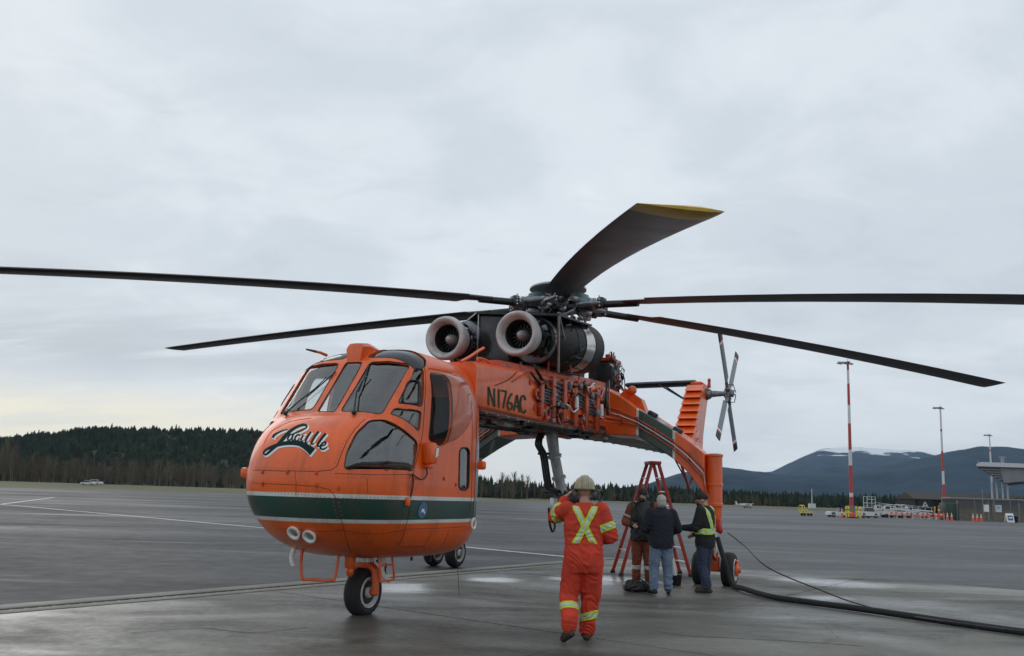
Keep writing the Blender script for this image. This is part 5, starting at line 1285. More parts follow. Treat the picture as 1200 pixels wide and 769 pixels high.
# ---- worker in the foreground, back to us, hand raised to his ear
r1 = person('person', (0.86, 9.33, .03), -.06, 'worker in orange coveralls with yellow cross, seen from behind, hand raised to helmet', None, None)
shL, elL, wrL = (-.19, 0, 1.45), (-.335, .18, 1.36), (-.205, .22, 1.595)
shR, elR, wrR = (.19, 0, 1.45), (.30, .0, 1.17), (.22, .23, 1.12)
hL, kL, aL = (-.095, 0, .90), (-.155, .05, .50), (-.145, -.20, .18)
hR, kR, aR = (.095, 0, .90), (.095, .10, .49), (.06, .12, .10)
b = BodyB(); q, R_ = head(b, (0, .03, 1.655), .0); b.cap_((0, 0, 1.45), .062, (0, .01, 1.57), .058)
b.rings([((0, 0, .86), .13, .10), ((0, 0, 1.0), .15, .11), ((0, 0, 1.3), .17, .12), ((0, 0, 1.48), .14, .08)])
arm_body(b, shL, elL, wrL); arm_body(b, shR, elR, wrR); leg_body(b, hL, kL, aL); leg_body(b, hR, kR, aR)
hand(b, wrL, V((.10, -.03, .10)), 1, (.9, .1, -.5), .35); hand(b, wrR, (-.5, .8, .05), 1, (-.5, -.4, -.7), .6)
remesh(b, 'body', .0065, 3, 'skin', r1)
b = BodyB()
b.rings([((0, -.01, .76), .20, .15), ((0, -.02, .86), .222, .175), ((0, -.02, .98), .222, .17), ((0, -.01, 1.08), .21, .155), ((0, .0, 1.15), .22, .155), ((0, .0, 1.30), .23, .15), ((0, -.01, 1.42), .21, .135), ((0, -.01, 1.50), .13, .095), ((0, 0, 1.535), .085, .085)])
b.cap_(shL, .098, elL, .082); b.cap_(elL, .082, V(wrL) - V((.02, .012, .045)), .060); b.cap_(shR, .098, elR, .085); b.cap_(elR, .082, wrR, .062)
for h_, k_, a_ in ((hL, kL, aL), (hR, kR, aR)):
    b.cap_(V(h_) + V((0, 0, -.02)), .138, k_, .11); b.cap_(k_, .105, V(a_) + V((0, 0, .07)), .092); b.cap_(V(a_) + V((0, 0, .10)), .095, V(a_) + V((0, 0, .02)), .088)
cov = remesh(b, 'coverall', .011, 5, 'coverall', r1, [((-.3, .05, 1.3), .18, .012, 14, (1, .2, .5)), ((.3, .05, 1.2), .2, .012, 14, (.3, .2, 1)), ((-.14, .05, .5), .26, .010, 11, (.25, .1, 1)), ((.11, .03, .48), .26, .010, 11, (-.25, .1, 1)),
    ((-.12, -.13, .19), .2, .014, 17, (.1, .1, 1)), ((.06, .08, .14), .2, .014, 17, (.1, .1, 1)), ((0, -.1, .84), .25, .011, 9, (.7, 0, .7)), ((0, -.1, 1.1), .28, .008, 11, (.15, 0, 1)), ((0, -.1, 1.33), .25, .005, 8, (1, 0, .4))], 1.0)
limb_band(cov, V(shL).lerp(V(elL), .66), V(elL) - V(shL), .042, .13, 'arm_tape', r1); limb_band(cov, V(shR).lerp(V(elR), .62), V(elR) - V(shR), .042, .13, 'arm_tape', r1)
limb_band(cov, (-.15, -.05, .375), (-.02, .5, 1), .042, .16, 'leg_tape', r1, xr=(-9, -.035)); limb_band(cov, (.10, .02, .295), (-.25, .05, 1), .042, .145, 'leg_tape', r1, xr=(-.03, 9))
for sgn in (1, -1):                                # crossed tapes on the back
    d = V((sgn * .205, 0, .40)).normalized(); n_ = V((d.z, 0, -d.x)); c0 = V((.005, -.1, 1.275))
    kb = lambda c, n: n.y < -.12
    for hw, of, mm in ((.036, .005 + .004 * (sgn > 0), 'hivis'), (.013, .0075 + .004 * (sgn > 0), 'silver_tape')):
        slab_band(cov, [(c0 + n_ * hw, n_), (c0 - n_ * hw, -n_), ((0, 0, 1.49), (0, 0, 1)), ((0, 0, 1.085), (0, 0, -1))], of, 'back_tape', mm, r1, kb)
    d = n_
b = BodyB(); b.rings([((0, -.01, 1.065), .214, .157), ((0, -.01, 1.075), .216, .159), ((0, -.01, 1.09), .216, .159), ((0, -.01, 1.10), .214, .157)]); b.build('waist_seam', 'coverall', r1, 60)
b = BodyB(); shoe(b, V(aL) + V((0, 0, 0)), (-.205, -.05, .042)); shoe(b, aR, (.095, .31, .044)); remesh(b, 'boots', .009, 4, 'boot', r1)
hc = V((0, .03, 1.685))
b = MB(); secs = []
for i in range(11):
    th = pi / 2 * i / 10; ct = max(.02, cos(th)) ** .72; secs.append([hc + V((.118 * ct * cos(a), .145 * ct * sin(a), .015 + .128 * sin(th))) for a in [2 * pi * k / 32 for k in range(32)]])
b.loft([[hc + V((.122 * cos(a), .150 * sin(a), .0)) for a in [2 * pi * k / 32 for k in range(32)]]] + secs); hat_ = b.build('hard_hat', 'helmet_khaki', r1, 50)
b = MB()
for k in (-2, -1, 0, 1, 2):
    P = [hc + V((.024 * k * (1 - .2 * abs(sin(t))), .145 * cos(t), .018 + .140 * sin(t) * (1 - .03 * abs(k)))) for t in [pi * j / 14 for j in range(15)]]; b.tube(P, .007, 6)
b.build('hat_ridges', 'helmet_khaki', hat_, 60)
b = MB(); b.tube([hc + V((.126 * cos(a), .155 * sin(a), -.004)) for a in [2 * pi * k / 32 for k in range(32)]], .010, 6, closed=True); b.build('hat_brim', 'helmet_strap', hat_, 60)
for sgn in (-1, 1):
    b = MB(); b.lathe(hc + V((sgn * .082, -.01, -.055)), (sgn, 0, 0), [(0, .03), (.005, .042), (.035, .045), (.05, .035), (.055, .0)], 18); b.tube(spline([hc + V((sgn * .13, -.01, -.04)), hc + V((sgn * .145, -.02, 0)), hc + V((sgn * .12, -.02, .04))], 4), .007, 6); b.build('ear_muff', 'muff', r1, 40)

# ---- generic standing figures by the ladder
def stander(loc, rz, label, spec):
    r = person('person', loc, rz, label, None, None); k = spec['h'] / 1.78
    def P(x, y, z): return V((x * k, y * k, z * k))
    sh = {s: P(s * .20, 0, 1.45) for s in (-1, 1)}; el = {s: P(*spec['el'][s]) for s in (-1, 1)}; wr = {s: P(*spec['wr'][s]) for s in (-1, 1)}
    hp = {s: P(s * .095, 0, .90) for s in (-1, 1)}; kn = {s: P(s * spec.get('st', .11), .02, .49) for s in (-1, 1)}; an = {s: P(s * spec.get('st', .11) * 1.05, -.02 + spec.get('stagger', 0) * s, .10) for s in (-1, 1)}
    b = BodyB(); q, R_ = head(b, P(0, .02 + spec.get('lean', 0), 1.655 - spec.get('drop', 0)), spec.get('turn', 0), k); b.cap_(P(0, -.01, 1.45), .06, P(0, .0, 1.57), .055)
    b.rings([(P(0, 0, .86), .13, .10), (P(0, 0, 1.0), .15, .11), (P(0, 0, 1.3), .17, .12), (P(0, 0, 1.48), .14, .08)])
    for s in (-1, 1):
        arm_body(b, sh[s], el[s], wr[s]); leg_body(b, hp[s], kn[s], an[s]); hand(b, wr[s], (wr[s] - el[s]), s, (-s * .6, .3, -.4), .6, k)
    remesh(b, 'body', .008, 3, 'skin', r); face_bits(r, q, R_, k)
    bw = spec.get('bw', 1.0)
    b = BodyB()
    for s in (-1, 1):
        b.cap_(hp[s] + V((0, 0, -.02)), .118 * bw, kn[s], .088); b.cap_(kn[s], .086, an[s] + V((0, 0, .05)), .075); b.cap_(an[s] + V((0, 0, .08)), .078, an[s] + V((0, 0, .02)), .074)
    b.rings([(P(0, 0, .80), .16 * bw, .13 * bw), (P(0, -.01, .92), .195 * bw, .145 * bw), (P(0, 0, 1.06), .175 * bw, .13 * bw)])
    f = [(kn[-1], .25, .009, 12, (.2, .1, 1)), (kn[1], .25, .009, 12, (-.2, .1, 1)), (an[-1] + V((0, 0, .08)), .2, .013, 17, (.1, .1, 1)), (an[1] + V((0, 0, .08)), .2, .013, 17, (.1, .1, 1)), (P(0, 0, .85), .25, .008, 10, (.6, .2, .6))]
    tr_ = remesh(b, 'trousers', .012, 5, spec['legs'], r, f, spec['h'])
    b = BodyB()
    zb_ = spec.get('hem', .84)
    b.rings([(P(0, 0, zb_), .20 * bw, .155 * bw), (P(0, 0, zb_ + .08), .212 * bw, .165 * bw), (P(0, 0, 1.08), .215 * bw, .16 * bw), (P(0, 0, 1.28), .23 * bw, .155 * bw), (P(0, -.01, 1.42), .225, .135), (P(0, -.01, 1.50), .15, .10), (P(0, 0, 1.55), .082, .08)])
    for s in (-1, 1): b.cap_(sh[s], .092, el[s], .074); b.cap_(el[s], .074, wr[s], .056)
    f = [(el[-1], .2, .011, 13, (.3, .2, 1)), (el[1], .2, .011, 13, (-.3, .2, 1)), (P(0, 0, .98), .3, .009, 10, (.15, .2, 1)), (P(0, 0, 1.3), .25, .006, 8, (.8, 0, .5))]
    jk = remesh(b, 'jacket', .012, 5, spec['top'], r, f, spec['h'] * 2)
    b = BodyB()
    for s in (-1, 1): shoe(b, an[s], an[s] + V((s * .05, .17, -.055)), .046)
    remesh(b, 'boots', .010, 4, spec['shoe'], r)
    return r, q, R_, jk, tr_, P, k, wr
# man facing us in worn coveralls and a black vest
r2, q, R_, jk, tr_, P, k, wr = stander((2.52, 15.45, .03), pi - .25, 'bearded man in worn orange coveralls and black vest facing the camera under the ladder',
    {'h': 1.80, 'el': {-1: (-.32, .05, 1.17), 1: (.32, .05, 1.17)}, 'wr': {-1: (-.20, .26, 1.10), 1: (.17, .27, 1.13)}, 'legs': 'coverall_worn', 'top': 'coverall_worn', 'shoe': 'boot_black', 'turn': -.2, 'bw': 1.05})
slab_band(jk, [(P(.205, 0, 0), (1, 0, 0)), (P(-.205, 0, 0), (-1, 0, 0)), (P(0, 0, .84), (0, 0, -1))], .018, 'vest', 'black', r2)
for s in (-1, 1): limb_band(tr_, P(s * .11, .0, .36), (0, 0, 1), .035, .14, 'leg_tape', r2, 'silver_tape'); limb_band(jk, V(P(s * .27, .03, 1.27)), V((s * .12, .05, -.28)), .03, .12, 'arm_tape', r2, 'seat_tan')
b = MB(); c = q(0, -.005, .05); b.ell(c, (.088, .112, .092), R_); b.build('helmet_cap', 'hair_dark', r2, 60)
b = MB(); b.ell(q(0, .045, -.075), (.060, .060, .050), R_); b.build('beard', 'hair_dark', r2, 60)
b = MB(); b.tube([q(.09 * cos(t), 0, .03 + .10 * sin(t)) for t in [pi * j / 12 for j in range(13)]], .010, 6); 
for s in (-1, 1): b.ell(q(s * .088, 0, -.01), (.02, .034, .042), R_)
b.build('headset', 'muff', r2, 50)
# white haired man in a navy jacket
r3, q, R_, jk, tr_, P, k, wr = stander((2.66, 14.35, .03), .05, 'white-haired man in navy jacket and light blue jeans, seen from behind',
    {'h': 1.69, 'el': {-1: (-.31, .0, 1.17), 1: (.32, .02, 1.17)}, 'wr': {-1: (-.20, .24, 1.12), 1: (.24, .24, 1.10)}, 'legs': 'jeans_light', 'top': 'navy', 'shoe': 'boot_black', 'hem': .82, 'st': .125, 'bw': 1.0, 'turn': .0})
b = BodyB(); b.ell(q(0, -.022, .035), (.084, .098, .096), R_); b.ell(q(0, -.05, -.02), (.076, .065, .075), R_); remesh(b, 'hair', .007, 2, 'hair_white', r3, [(q(0, -.03, .02), .2, .004, 30, (1, .3, .2))], 2)
b = BodyB(); b.rings([(P(0, -.01, 1.50), .10, .095), (P(0, -.005, 1.56), .085, .085)]); b.build('collar', 'navy', r3, 60)
# man in dark jacket with a yellow safety harness vest
r4, q, R_, jk, tr_, P, k, wr = stander((3.52, 14.78, .03), .95, 'man in dark jacket, yellow safety vest and dark jeans beside the landing gear strut',
    {'h': 1.76, 'el': {-1: (-.29, .06, 1.15), 1: (.30, .0, 1.15)}, 'wr': {-1: (-.20, .34, 1.14), 1: (.22, .28, 1.02)}, 'legs': 'jeans_dark', 'top': 'charcoal', 'shoe': 'boot', 'hem': .80, 'st': .10, 'stagger': .06, 'turn': .3, 'drop': .015, 'lean': .03, 'bw': 1.02})
kt = lambda c, n: V((c.x, c.y, 0)).length < .27
limb = lambda c, n: abs(c.x) < .235 * k and V((c.x, c.y, 0)).length < .26
for hw, of, mm in ((.052, .012, 'hivis'), (.02, .015, 'silver_tape')):
    slab_band(jk, [(P(0, 0, 1.09) + V((0, 0, hw)), (0, 0, 1)), (P(0, 0, 1.09) - V((0, 0, hw)), (0, 0, -1))], of, 'vest_belt', mm, r4, limb)
    for s in (-1, 1):
        nx = V((1, 0, s * -.30)).normalized(); c0 = P(s * .10, 0, 1.28)
        slab_band(jk, [(c0 + nx * hw * .8, nx), (c0 - nx * hw * .8, -nx), (P(0, 0, 1.11), (0, 0, -1))], of - .002, 'vest_strap', mm, r4, lambda c, n: abs(c.x) < .21 * k)
b = BodyB(); b.ell(q(0, -.004, .055), (.088, .108, .085), R_); b.rings([]) if False else None
remesh(b, 'cap', .008, 2, 'hair_dark', r4)
b = MB(); b.ell(q(0, .11, .045), (.065, .06, .010), R_); b.build('cap_peak', 'hair_dark', r4, 60)
b = MB(); b.ell(q(0, .045, -.075), (.060, .062, .050), R_); b.build('beard', 'hair_dark', r4, 60)
b = MB(); b.box(P(-.20, .40, 1.16), (.035, .02, .12), None, .006); b.build('phone', 'black', r4)

# ================================================================== THINGS ON THE PAD
mat('ladder_red', (0.42, 0.045, 0.03), .5, var=.15, vscale=8)
lr = empty('stepladder', (3.15, 18.15, 0.0), .15); tag(lr, 'tall red fibreglass stepladder standing open behind the three men', 'ladder')
LH = 2.42
rails = {(-1, -1): (V((-.78, -.33, .03)), V((-.06, -.17, LH))), (-1, 1): (V((-.78, .33, .03)), V((-.06, .17, LH))), (1, -1): (V((.78, -.33, .03)), V((.10, -.17, LH))), (1, 1): (V((.78, .33, .03)), V((.10, .17, LH)))}
for (sx_, sy_), (a, c) in rails.items():
    d = (c - a).normalized(); R_ = Matrix((d.cross(V((0, 1, 0))).normalized(), V((0, 1, 0)), d)).transposed()
    b = MB(); b.box((a + c) / 2, (.075, .028, (c - a).length), R_, .005); b.build('rail', 'ladder_red', lr, 30)
    b = MB(); b.box(a + V((0, 0, -.0)) + d * .03, (.10, .05, .08), R_, .01); b.build('rubber_foot', 'black', lr, 30)
for sx_ in (1, -1):
    n_ = 7 if sx_ > 0 else 4
    for i in range(1, n_ + 1):
        t = i / (n_ + (1 if sx_ > 0 else .6)); a = rails[(sx_, -1)][0].lerp(rails[(sx_, -1)][1], t); c = rails[(sx_, 1)][0].lerp(rails[(sx_, 1)][1], t)
        b = MB(); b.box((a + c) / 2, (.085 if sx_ > 0 else .035, (c - a).length, .028), None, .004); b.build('step' if sx_ > 0 else 'brace', 'alu', lr, 30)
b = MB(); b.box((.02, 0, LH + .03), (.26, .42, .07), None, .012); b.build('top_cap', 'ladder_red', lr, 30)
b = MB()
for sy_ in (-1, 1): b.tube([rails[(-1, sy_)][0].lerp(rails[(-1, sy_)][1], .5), rails[(1, sy_)][0].lerp(rails[(1, sy_)][1], .5)], .010, 6)
b.build('spreader', 'alu', lr)
# black tool bag
bg = empty('tool_bag', (2.28, 14.62, .03), .1); tag(bg, 'black soft tool bag on the concrete at the men\'s feet', 'bag')
b = BodyB(); b.box((0, 0, .09), (.46, .22, .16), None, .05); b.ell((-.10, 0, .15), (.12, .09, .06)); b.ell((.1, .01, .14), (.13, .1, .05)); remesh(b, 'bag_body', .012, 4, 'black', bg, [((0, 0, .1), .3, .006, 9, (1, .3, .6))], 4)
b = MB(); b.tube(spline([(-.13, -.11, .12), (-.10, -.10, .20), (0, -.06, .235), (.1, -.10, .20), (.13, -.11, .12)], 5), .011, 6); b.build('strap', 'black', bg, 60)
# black bucket with a white pole
bk = empty('bucket', (3.25, 16.05, .03)); tag(bk, 'small dark bucket holding a white tube behind the man in jeans', 'bucket')
b = MB(); b.lathe((0, 0, 0), (0, 0, 1), [(0, .10), (.005, .105), (.17, .125), (.19, .13), (.19, .115), (.02, .095)], 20, False); b.lathe((0, 0, .004), (0, 0, 1), [(0, .10), (.01, .10)], 20); b.build('pail', 'charcoal', bk, 40)
b = MB(); b.tube([(.02, 0, .03), (-.05, .02, .50)], .035, 10); b.build('tube', 'white', bk, 40)
# refuelling hose and its bonding cable
hp_ = [HM @ V((-.75, 3.15, .95)), HM @ V((-.62, 3.3, .55)), ground_at(858, 684, .12), ground_at(872, 690, .10), ground_at(905, 699.5, .085), ground_at(950, 706, .085), ground_at(1000, 712.5, .085), ground_at(1060, 721, .085), ground_at(1120, 730, .085), ground_at(1200, 741, .085), ground_at(1290, 752, .085), ground_at(1400, 768, .085)]
b = MB(); b.tube(spline(hp_, 10), .048, 12); hs = b.build('fuel_hose', 'rubber', None, 60); tag(hs, 'thick black refuelling hose running from the landing gear across the pad', 'hose')
cp_ = [HM @ V((-.75, 3.35, 1.05)), ground_at(880, 662, .9), ground_at(925, 678, .45), ground_at(975, 697, .16), ground_at(1020, 710, .06), ground_at(1070, 722.5, .05), ground_at(1120, 730, .16), ground_at(1200, 740, .16), ground_at(1300, 752, .16)]
cp_ = [HM @ V((-.75, 3.35, 1.05)), HM @ V((-.2, 3.75, .85)), HM @ V((.55, 4.3, .52)), ground_at(965, 693, .2), ground_at(1000, 706, .06), ground_at(1050, 719, .05), ground_at(1110, 728.5, .15), ground_at(1200, 740.0, .15), ground_at(1300, 753, .15)]
b = MB(); b.tube(spline(cp_, 8), .011, 6); cb = b.build('grounding_cable', 'dark_metal', None, 60); tag(cb, 'thin grey grounding cable slanting from the landing gear down to the hose', 'cable')

# ================================================================== AIRFIELD BACKGROUND
def place(u, d, z=None):
    x = far(u, d); return V((x, d, gz(x, d) if z is None else z))
mat('mast_white', (.62, .62, .62), .5); mat('mast_red', (.42, .05, .045), .5); mat('mast_grey', (.25, .25, .26), .5, .4)
mat('cone_orange', (.72, .10, .03), .5); mat('safety_yellow', (.66, .52, .04), .5); mat('wall_tan', (.20, .17, .13), .8, var=.2, vscale=2, bump=.2, bscale=8)
mat('roof_grey', (.20, .21, .22), .5, .2, var=.1, vscale=.6); mat('roof_white', (.55, .57, .60), .5); mat('glass_dark', (.03, .035, .04), .2)
mat('box_green', (.035, .065, .045), .6); mat('sign_blue', (.05, .10, .30), .5); mat('gse_white', (.58, .59, .58), .5, var=.15); mat('mesh_grey', (.20, .20, .20), .5, .4); mat('brown_roof', (.05, .042, .032), .8)
def light_mast(u, d, vtop, label, bands):
    p = place(u, d); H = at_height(u, vtop, d) - p.z; r = empty('light_mast', p); tag(r, label, 'light mast', 'striped apron light masts')
    for i, (a, c) in enumerate(zip(bands, bands[1:])):
        b = MB(); r0 = .26 - .12 * a; r1 = .26 - .12 * c; b.lathe((0, 0, H * a), (0, 0, 1), [(0, r0), (H * (c - a) - .002, r1)], 16); b.build('mast_section', 'mast_red' if i % 2 == 0 else 'mast_white', r, 40)
    b = MB(); b.box((0, 0, H + .06), (.5, .5, .12), None, .02); b.box((-.55, 0, H + .02), (1.5, .12, .12)); b.box((-.2, -.3, H + .02), (.12, .7, .12)); b.tube([(0, 0, H), (0, 0, H + .5)], .03, 6); b.build('lamp_bracket', 'mast_grey', r, 0)
    for x_, y_ in ((-1.1, 0), (-.45, -.2), (.35, .0)):
        b = MB(); b.box((x_, y_, H - .16), (.62, .45, .16), Euler((0, .18, 0)), .03); b.build('floodlight', 'mast_grey', r, 30)
    return r, H
m1, H1 = light_mast(998, 108, 425, 'tall red and white light mast with yellow bollards round its base', [0.0, .06, .24, .36, .56, .68, .86, .93, 1.0][:0] or [0, .13, .155, .33, .43, .60, .72, .86, .95, 1.0])
b = MB(); b.box((0, 0, .75), (1.1, 1.1, 1.5), None, .05); b.build('mast_plinth', 'wall_tan', m1, 30)
m2, H2 = light_mast(1107, 150, 478, 'red and white light mast between the sign board and the terminal fence', [0, .04, .16, .30, .42, .60, .78, .80, 1.0])
m3, H3 = light_mast(1164, 200, 510, 'farthest red and white light mast behind the terminal canopy', [0, .10, .25, .36, .50, .60, .80, .82, 1.0])
def traffic_cone(p, label, h=.92, grp='traffic cones on the apron'):
    r = empty('traffic_cone', p, random.random()); tag(r, label, 'cone', grp)
    b = MB(); b.box((0, 0, .025), (.42, .42, .05), None, .012); b.build('base', 'cone_orange', r, 30)
    b = MB(); b.lathe((0, 0, .05), (0, 0, 1), [(0, .17), (h * .5, .095), (h - .08, .035), (h - .06, .03)], 14); b.build('cone_body', 'cone_orange', r, 50)
    b = MB(); b.lathe((0, 0, .05), (0, 0, 1), [(h * .42, .114), (h * .62, .083)], 14, False); b.build('collar', 'mast_white', r, 50)
    b = MB(); b.lathe((0, 0, .05), (0, 0, 1), [(h * .70, .071), (h * .84, .05)], 14, False); b.build('collar', 'mast_white', r, 50)
for u, d, lab in ((1140, 104, 'leftmost of three orange cones in front of the tan terminal wall'), (1145, 104.5, 'middle of three orange cones in front of the tan terminal wall'), (1149.5, 104, 'rightmost of three orange cones in front of the tan terminal wall'),
                  (1110, 108, 'left orange cone of the pair beside the green box'), (1115, 108, 'right orange cone of the pair beside the green box'), (986.5, 104, 'orange cone standing on the left side of the mast plinth')):
    traffic_cone(place(u, d), lab, 1.05 if u > 1000 else 1.2)
for i, (u, d) in enumerate(((1140, 93), (1147, 94), (1143, 88))):
    pass
# red and white barricades in a row
bar_names = ['first', 'second', 'third', 'fourth', 'fifth', 'sixth', 'seventh']
for i in range(7):
    u = 1046 + 9.2 * i; d = 118 - 1.2 * i; r = empty('barricade', place(u, d), .1 * (i % 3 - 1)); tag(r, f'{bar_names[i]} red and white barricade from the left in the row before the white loaders', 'barricade', 'barricade row')
    for k in range(4):
        b = MB(); b.box((-.48 + .32 * k, 0, .72), (.31, .04, .22), None, .005); b.build('board_panel', 'cone_orange' if (k + i) % 2 else 'mast_white', r, 0)
    b = MB(); b.box((0, 0, .40), (1.2, .035, .14), None, .005); b.build('lower_rail', 'cone_orange', r, 0)
    for s in (-1, 1):
        b = MB(); b.tube([(s * .5, -.22, .0), (s * .5, 0, .86)], .025, 6); b.tube([(s * .5, .22, .0), (s * .5, 0, .86)], .025, 6); b.build('leg', 'mast_white', r)
    b = MB(); b.ell((.45, 0, .92), (.06, .06, .08)); b.build('warning_lamp', 'cone_orange', r)
# yellow bollards round the first mast
for i, (u, d) in enumerate(((991.5, 105), (994.5, 104), (1003.5, 104), (1008, 105))):
    r = empty('bollard', place(u, d)); tag(r, ['outer left yellow bollard by the mast base', 'inner left yellow bollard by the mast base', 'inner right yellow bollard by the mast base', 'outer right yellow bollard by the mast base'][i], 'bollard', 'yellow bollards')
    b = MB(); b.lathe((0, 0, 0), (0, 0, 1), [(0, .11), (1.35, .11), (1.42, .08), (1.45, .02)], 14); b.build('post', 'safety_yellow', r, 40); b = MB(); b.lathe((0, 0, .95), (0, 0, 1), [(0, .115), (.12, .115)], 14, False); b.build('band', 'black', r, 40)
r = empty('utility_box', place(999, 103)); tag(r, 'orange and dark utility box in front of the mast between bollards', 'box'); b = MB(); b.box((0, 0, .40), (.45, .4, .6), None, .04); b.build('cabinet', 'cone_orange', r, 30); b = MB(); b.box((.0, 0, .06), (1.2, .7, .12), None, .02); b.build('skid', 'black', r, 30)
# small vehicles
def vehicle(name, u, d, label, cat, L, W, Hh, body, cab, cabx, cabl, rz=0.0, rw=.32):
    r = empty(name, place(u, d), rz); tag(r, label, cat)
    b = MB(); b.loft([[V((x, -W / 2, rw * .8)), V((x, W / 2, rw * .8)), V((x, W / 2 * .96, zt_)), V((x, -W / 2 * .96, zt_))] for x, zt_ in ((-L / 2, Hh * .52), (-L / 2 + .1, Hh * .58), (L / 2 - .3, Hh * .56), (L / 2, Hh * .48))]); b.build('body', body, r, 30)
    b = MB(); b.loft([[V((cabx - cabl / 2 + o1, -W * .44 * s, z)), V((cabx + cabl / 2 - o2, -W * .44 * s, z)), V((cabx + cabl / 2 - o2, W * .44 * s, z)), V((cabx - cabl / 2 + o1, W * .44 * s, z))] for z, o1, o2, s in ((Hh * .55, 0, 0, 1), (Hh * .92, .12 * cabl, .16 * cabl, .9))]); b.build('cabin_glass', 'glass_dark', r, 30)
    b = MB(); b.box((cabx - .02 * cabl, 0, Hh * .95), (cabl * .74, W * .8, Hh * .07), None, .03); b.build('roof', cab, r, 30)
    for x_ in (-L * .32, L * .32):
        for s in (-1, 1):
            b = MB(); b.lathe((x_, s * (W / 2 - .1) - .1, rw), (0, 1, 0), [(0, rw * .6), (.02, rw), (.18, rw), (.2, rw * .6)], 16); o = b.build('wheel', 'rubber', r, 40); b = MB(); b.lathe((x_, s * (W / 2 - .1) - .105, rw), (0, 1, 0), [(0, rw * .55), (.21, rw * .55)], 12); b.build('rim', 'mast_grey', o, 40)
    for s in (-1, 1):
        b = MB(); b.box((L / 2 - .02, s * W * .36, Hh * .40), (.06, .22, .12), None, .02); b.build('headlight', 'mast_white', r, 30)
    return r
vehicle('baggage_tug', 983, 107, 'low white and black baggage tug left of the first mast', 'vehicle', 3.0, 1.5, 1.25, 'gse_white', 'black', -.3, 1.1, pi)
vehicle('ramp_car', 1014.5, 110, 'small pale car parked right of the mast bollards', 'car', 3.0, 1.6, 1.45, 'gse_white', 'gse_white', 0, 1.8, .3)
# white loaders and stair truck behind the barricades
def belt_loader(u, d, label, L=6.0, tilt=.12, rz=0.0, stair=False):
    r = empty('belt_loader' if not stair else 'stair_truck', place(u, d), rz); tag(r, label, 'ground vehicle')
    b = MB(); b.box((0, 0, .62), (L * .62, 1.7, .55), None, .06); b.build('chassis', 'gse_white', r, 30)
    b = MB(); b.box((0, .2, 1.25), (L, .75, .22), Euler((0, -tilt, 0)), .03); b.build('conveyor', 'gse_white', r, 30); b = MB(); b.box((0, .2, 1.38), (L * .98, .5, .04), Euler((0, -tilt, 0))); b.build('belt', 'black', r, 0)
    for k in range(6):
        x_ = -L / 2 + L * (k + .5) / 6; b = MB(); b.tube([(x_, -.2, 1.3 + x_ * tilt), (x_, -.2, 1.85 + x_ * tilt)], .03, 6); b.build('rail_post', 'gse_white', r)
    b = MB(); b.tube([(-L / 2, -.2, 1.85 - L / 2 * tilt), (L / 2, -.2, 1.85 + L / 2 * tilt)], .03, 6); b.build('hand_rail', 'gse_white', r)
    b = MB(); b.box((-L * .2, -.5, 1.3), (.9, .7, .8), None, .08); b.build('driver_cab', 'gse_white', r, 30); b = MB(); b.box((-L * .2, -.86, 1.45), (.6, .03, .35)); b.build('cab_window', 'glass_dark', r, 0)
    if stair:
        b = MB()
        for s in (-1, 1): b.tube([(-L * .45, s * .5, 1.2), (-L * .45, s * .5, 3.0), (-L * .25, s * .5, 3.0), (-L * .25, s * .5, 1.2)], .05, 6)
        b.box((-L * .35, 0, 2.05), (1.3, 1.1, .08)); b.tube([(-L * .45, -.5, 2.6), (-L * .25, -.5, 2.6)], .04, 6); b.build('platform_cage', 'gse_white', r)
    for x_ in (-L * .24, L * .24):
        for s in (-1, 1): b = MB(); b.lathe((x_, s * .75 - .1, .36), (0, 1, 0), [(0, .2), (.02, .36), (.18, .36), (.2, .2)], 16); b.build('wheel', 'rubber', r, 40)
belt_loader(1036, 124, 'white stair truck with a railed cage behind the orange barricades', 6.5, .05, .1, True)
belt_loader(1052, 128, 'white belt loader in the middle of the parked ground vehicles', 7.0, -.10, .0)
belt_loader(1072, 130, 'white belt loader at the right end of the parked ground vehicles', 6.5, -.06, .1)
belt_loader(1046, 121, 'low white conveyor vehicle nearest the barricades', 4.5, .02, -.15)
# yellow towing frame out on the apron
r = empty('baggage_dolly', place(944.5, 112), .1); tag(r, 'yellow baggage dolly alone on the apron left of the mast', 'baggage cart')
b = MB(); b.box((0, 0, .42), (1.5, 1.0, .10), None, .02); b.build('deck', 'safety_yellow', r, 30)
for x_ in (-.75, -.45):
    b = MB(); b.tube(spline([(x_, -.5, .4), (x_, -.5, 1.25), (x_, 0, 1.4), (x_, .5, 1.25), (x_, .5, .4)], 4), .05, 8); b.build('hoop', 'safety_yellow', r)
b = MB(); b.tube([(-.4, -.5, .9), (.7, -.5, .55)], .045, 6); b.tube([(-.4, .5, .9), (.7, .5, .55)], .045, 6); b.tube([(.75, 0, .42), (1.3, 0, .2)], .04, 6); b.build('side_rail', 'safety_yellow', r)
for x_ in (-.4, .5):
    for s in (-1, 1): b = MB(); b.lathe((x_, s * .42 - .06, .18), (0, 1, 0), [(0, .1), (.02, .18), (.1, .18), (.12, .1)], 14); b.build('wheel', 'rubber', r, 40)
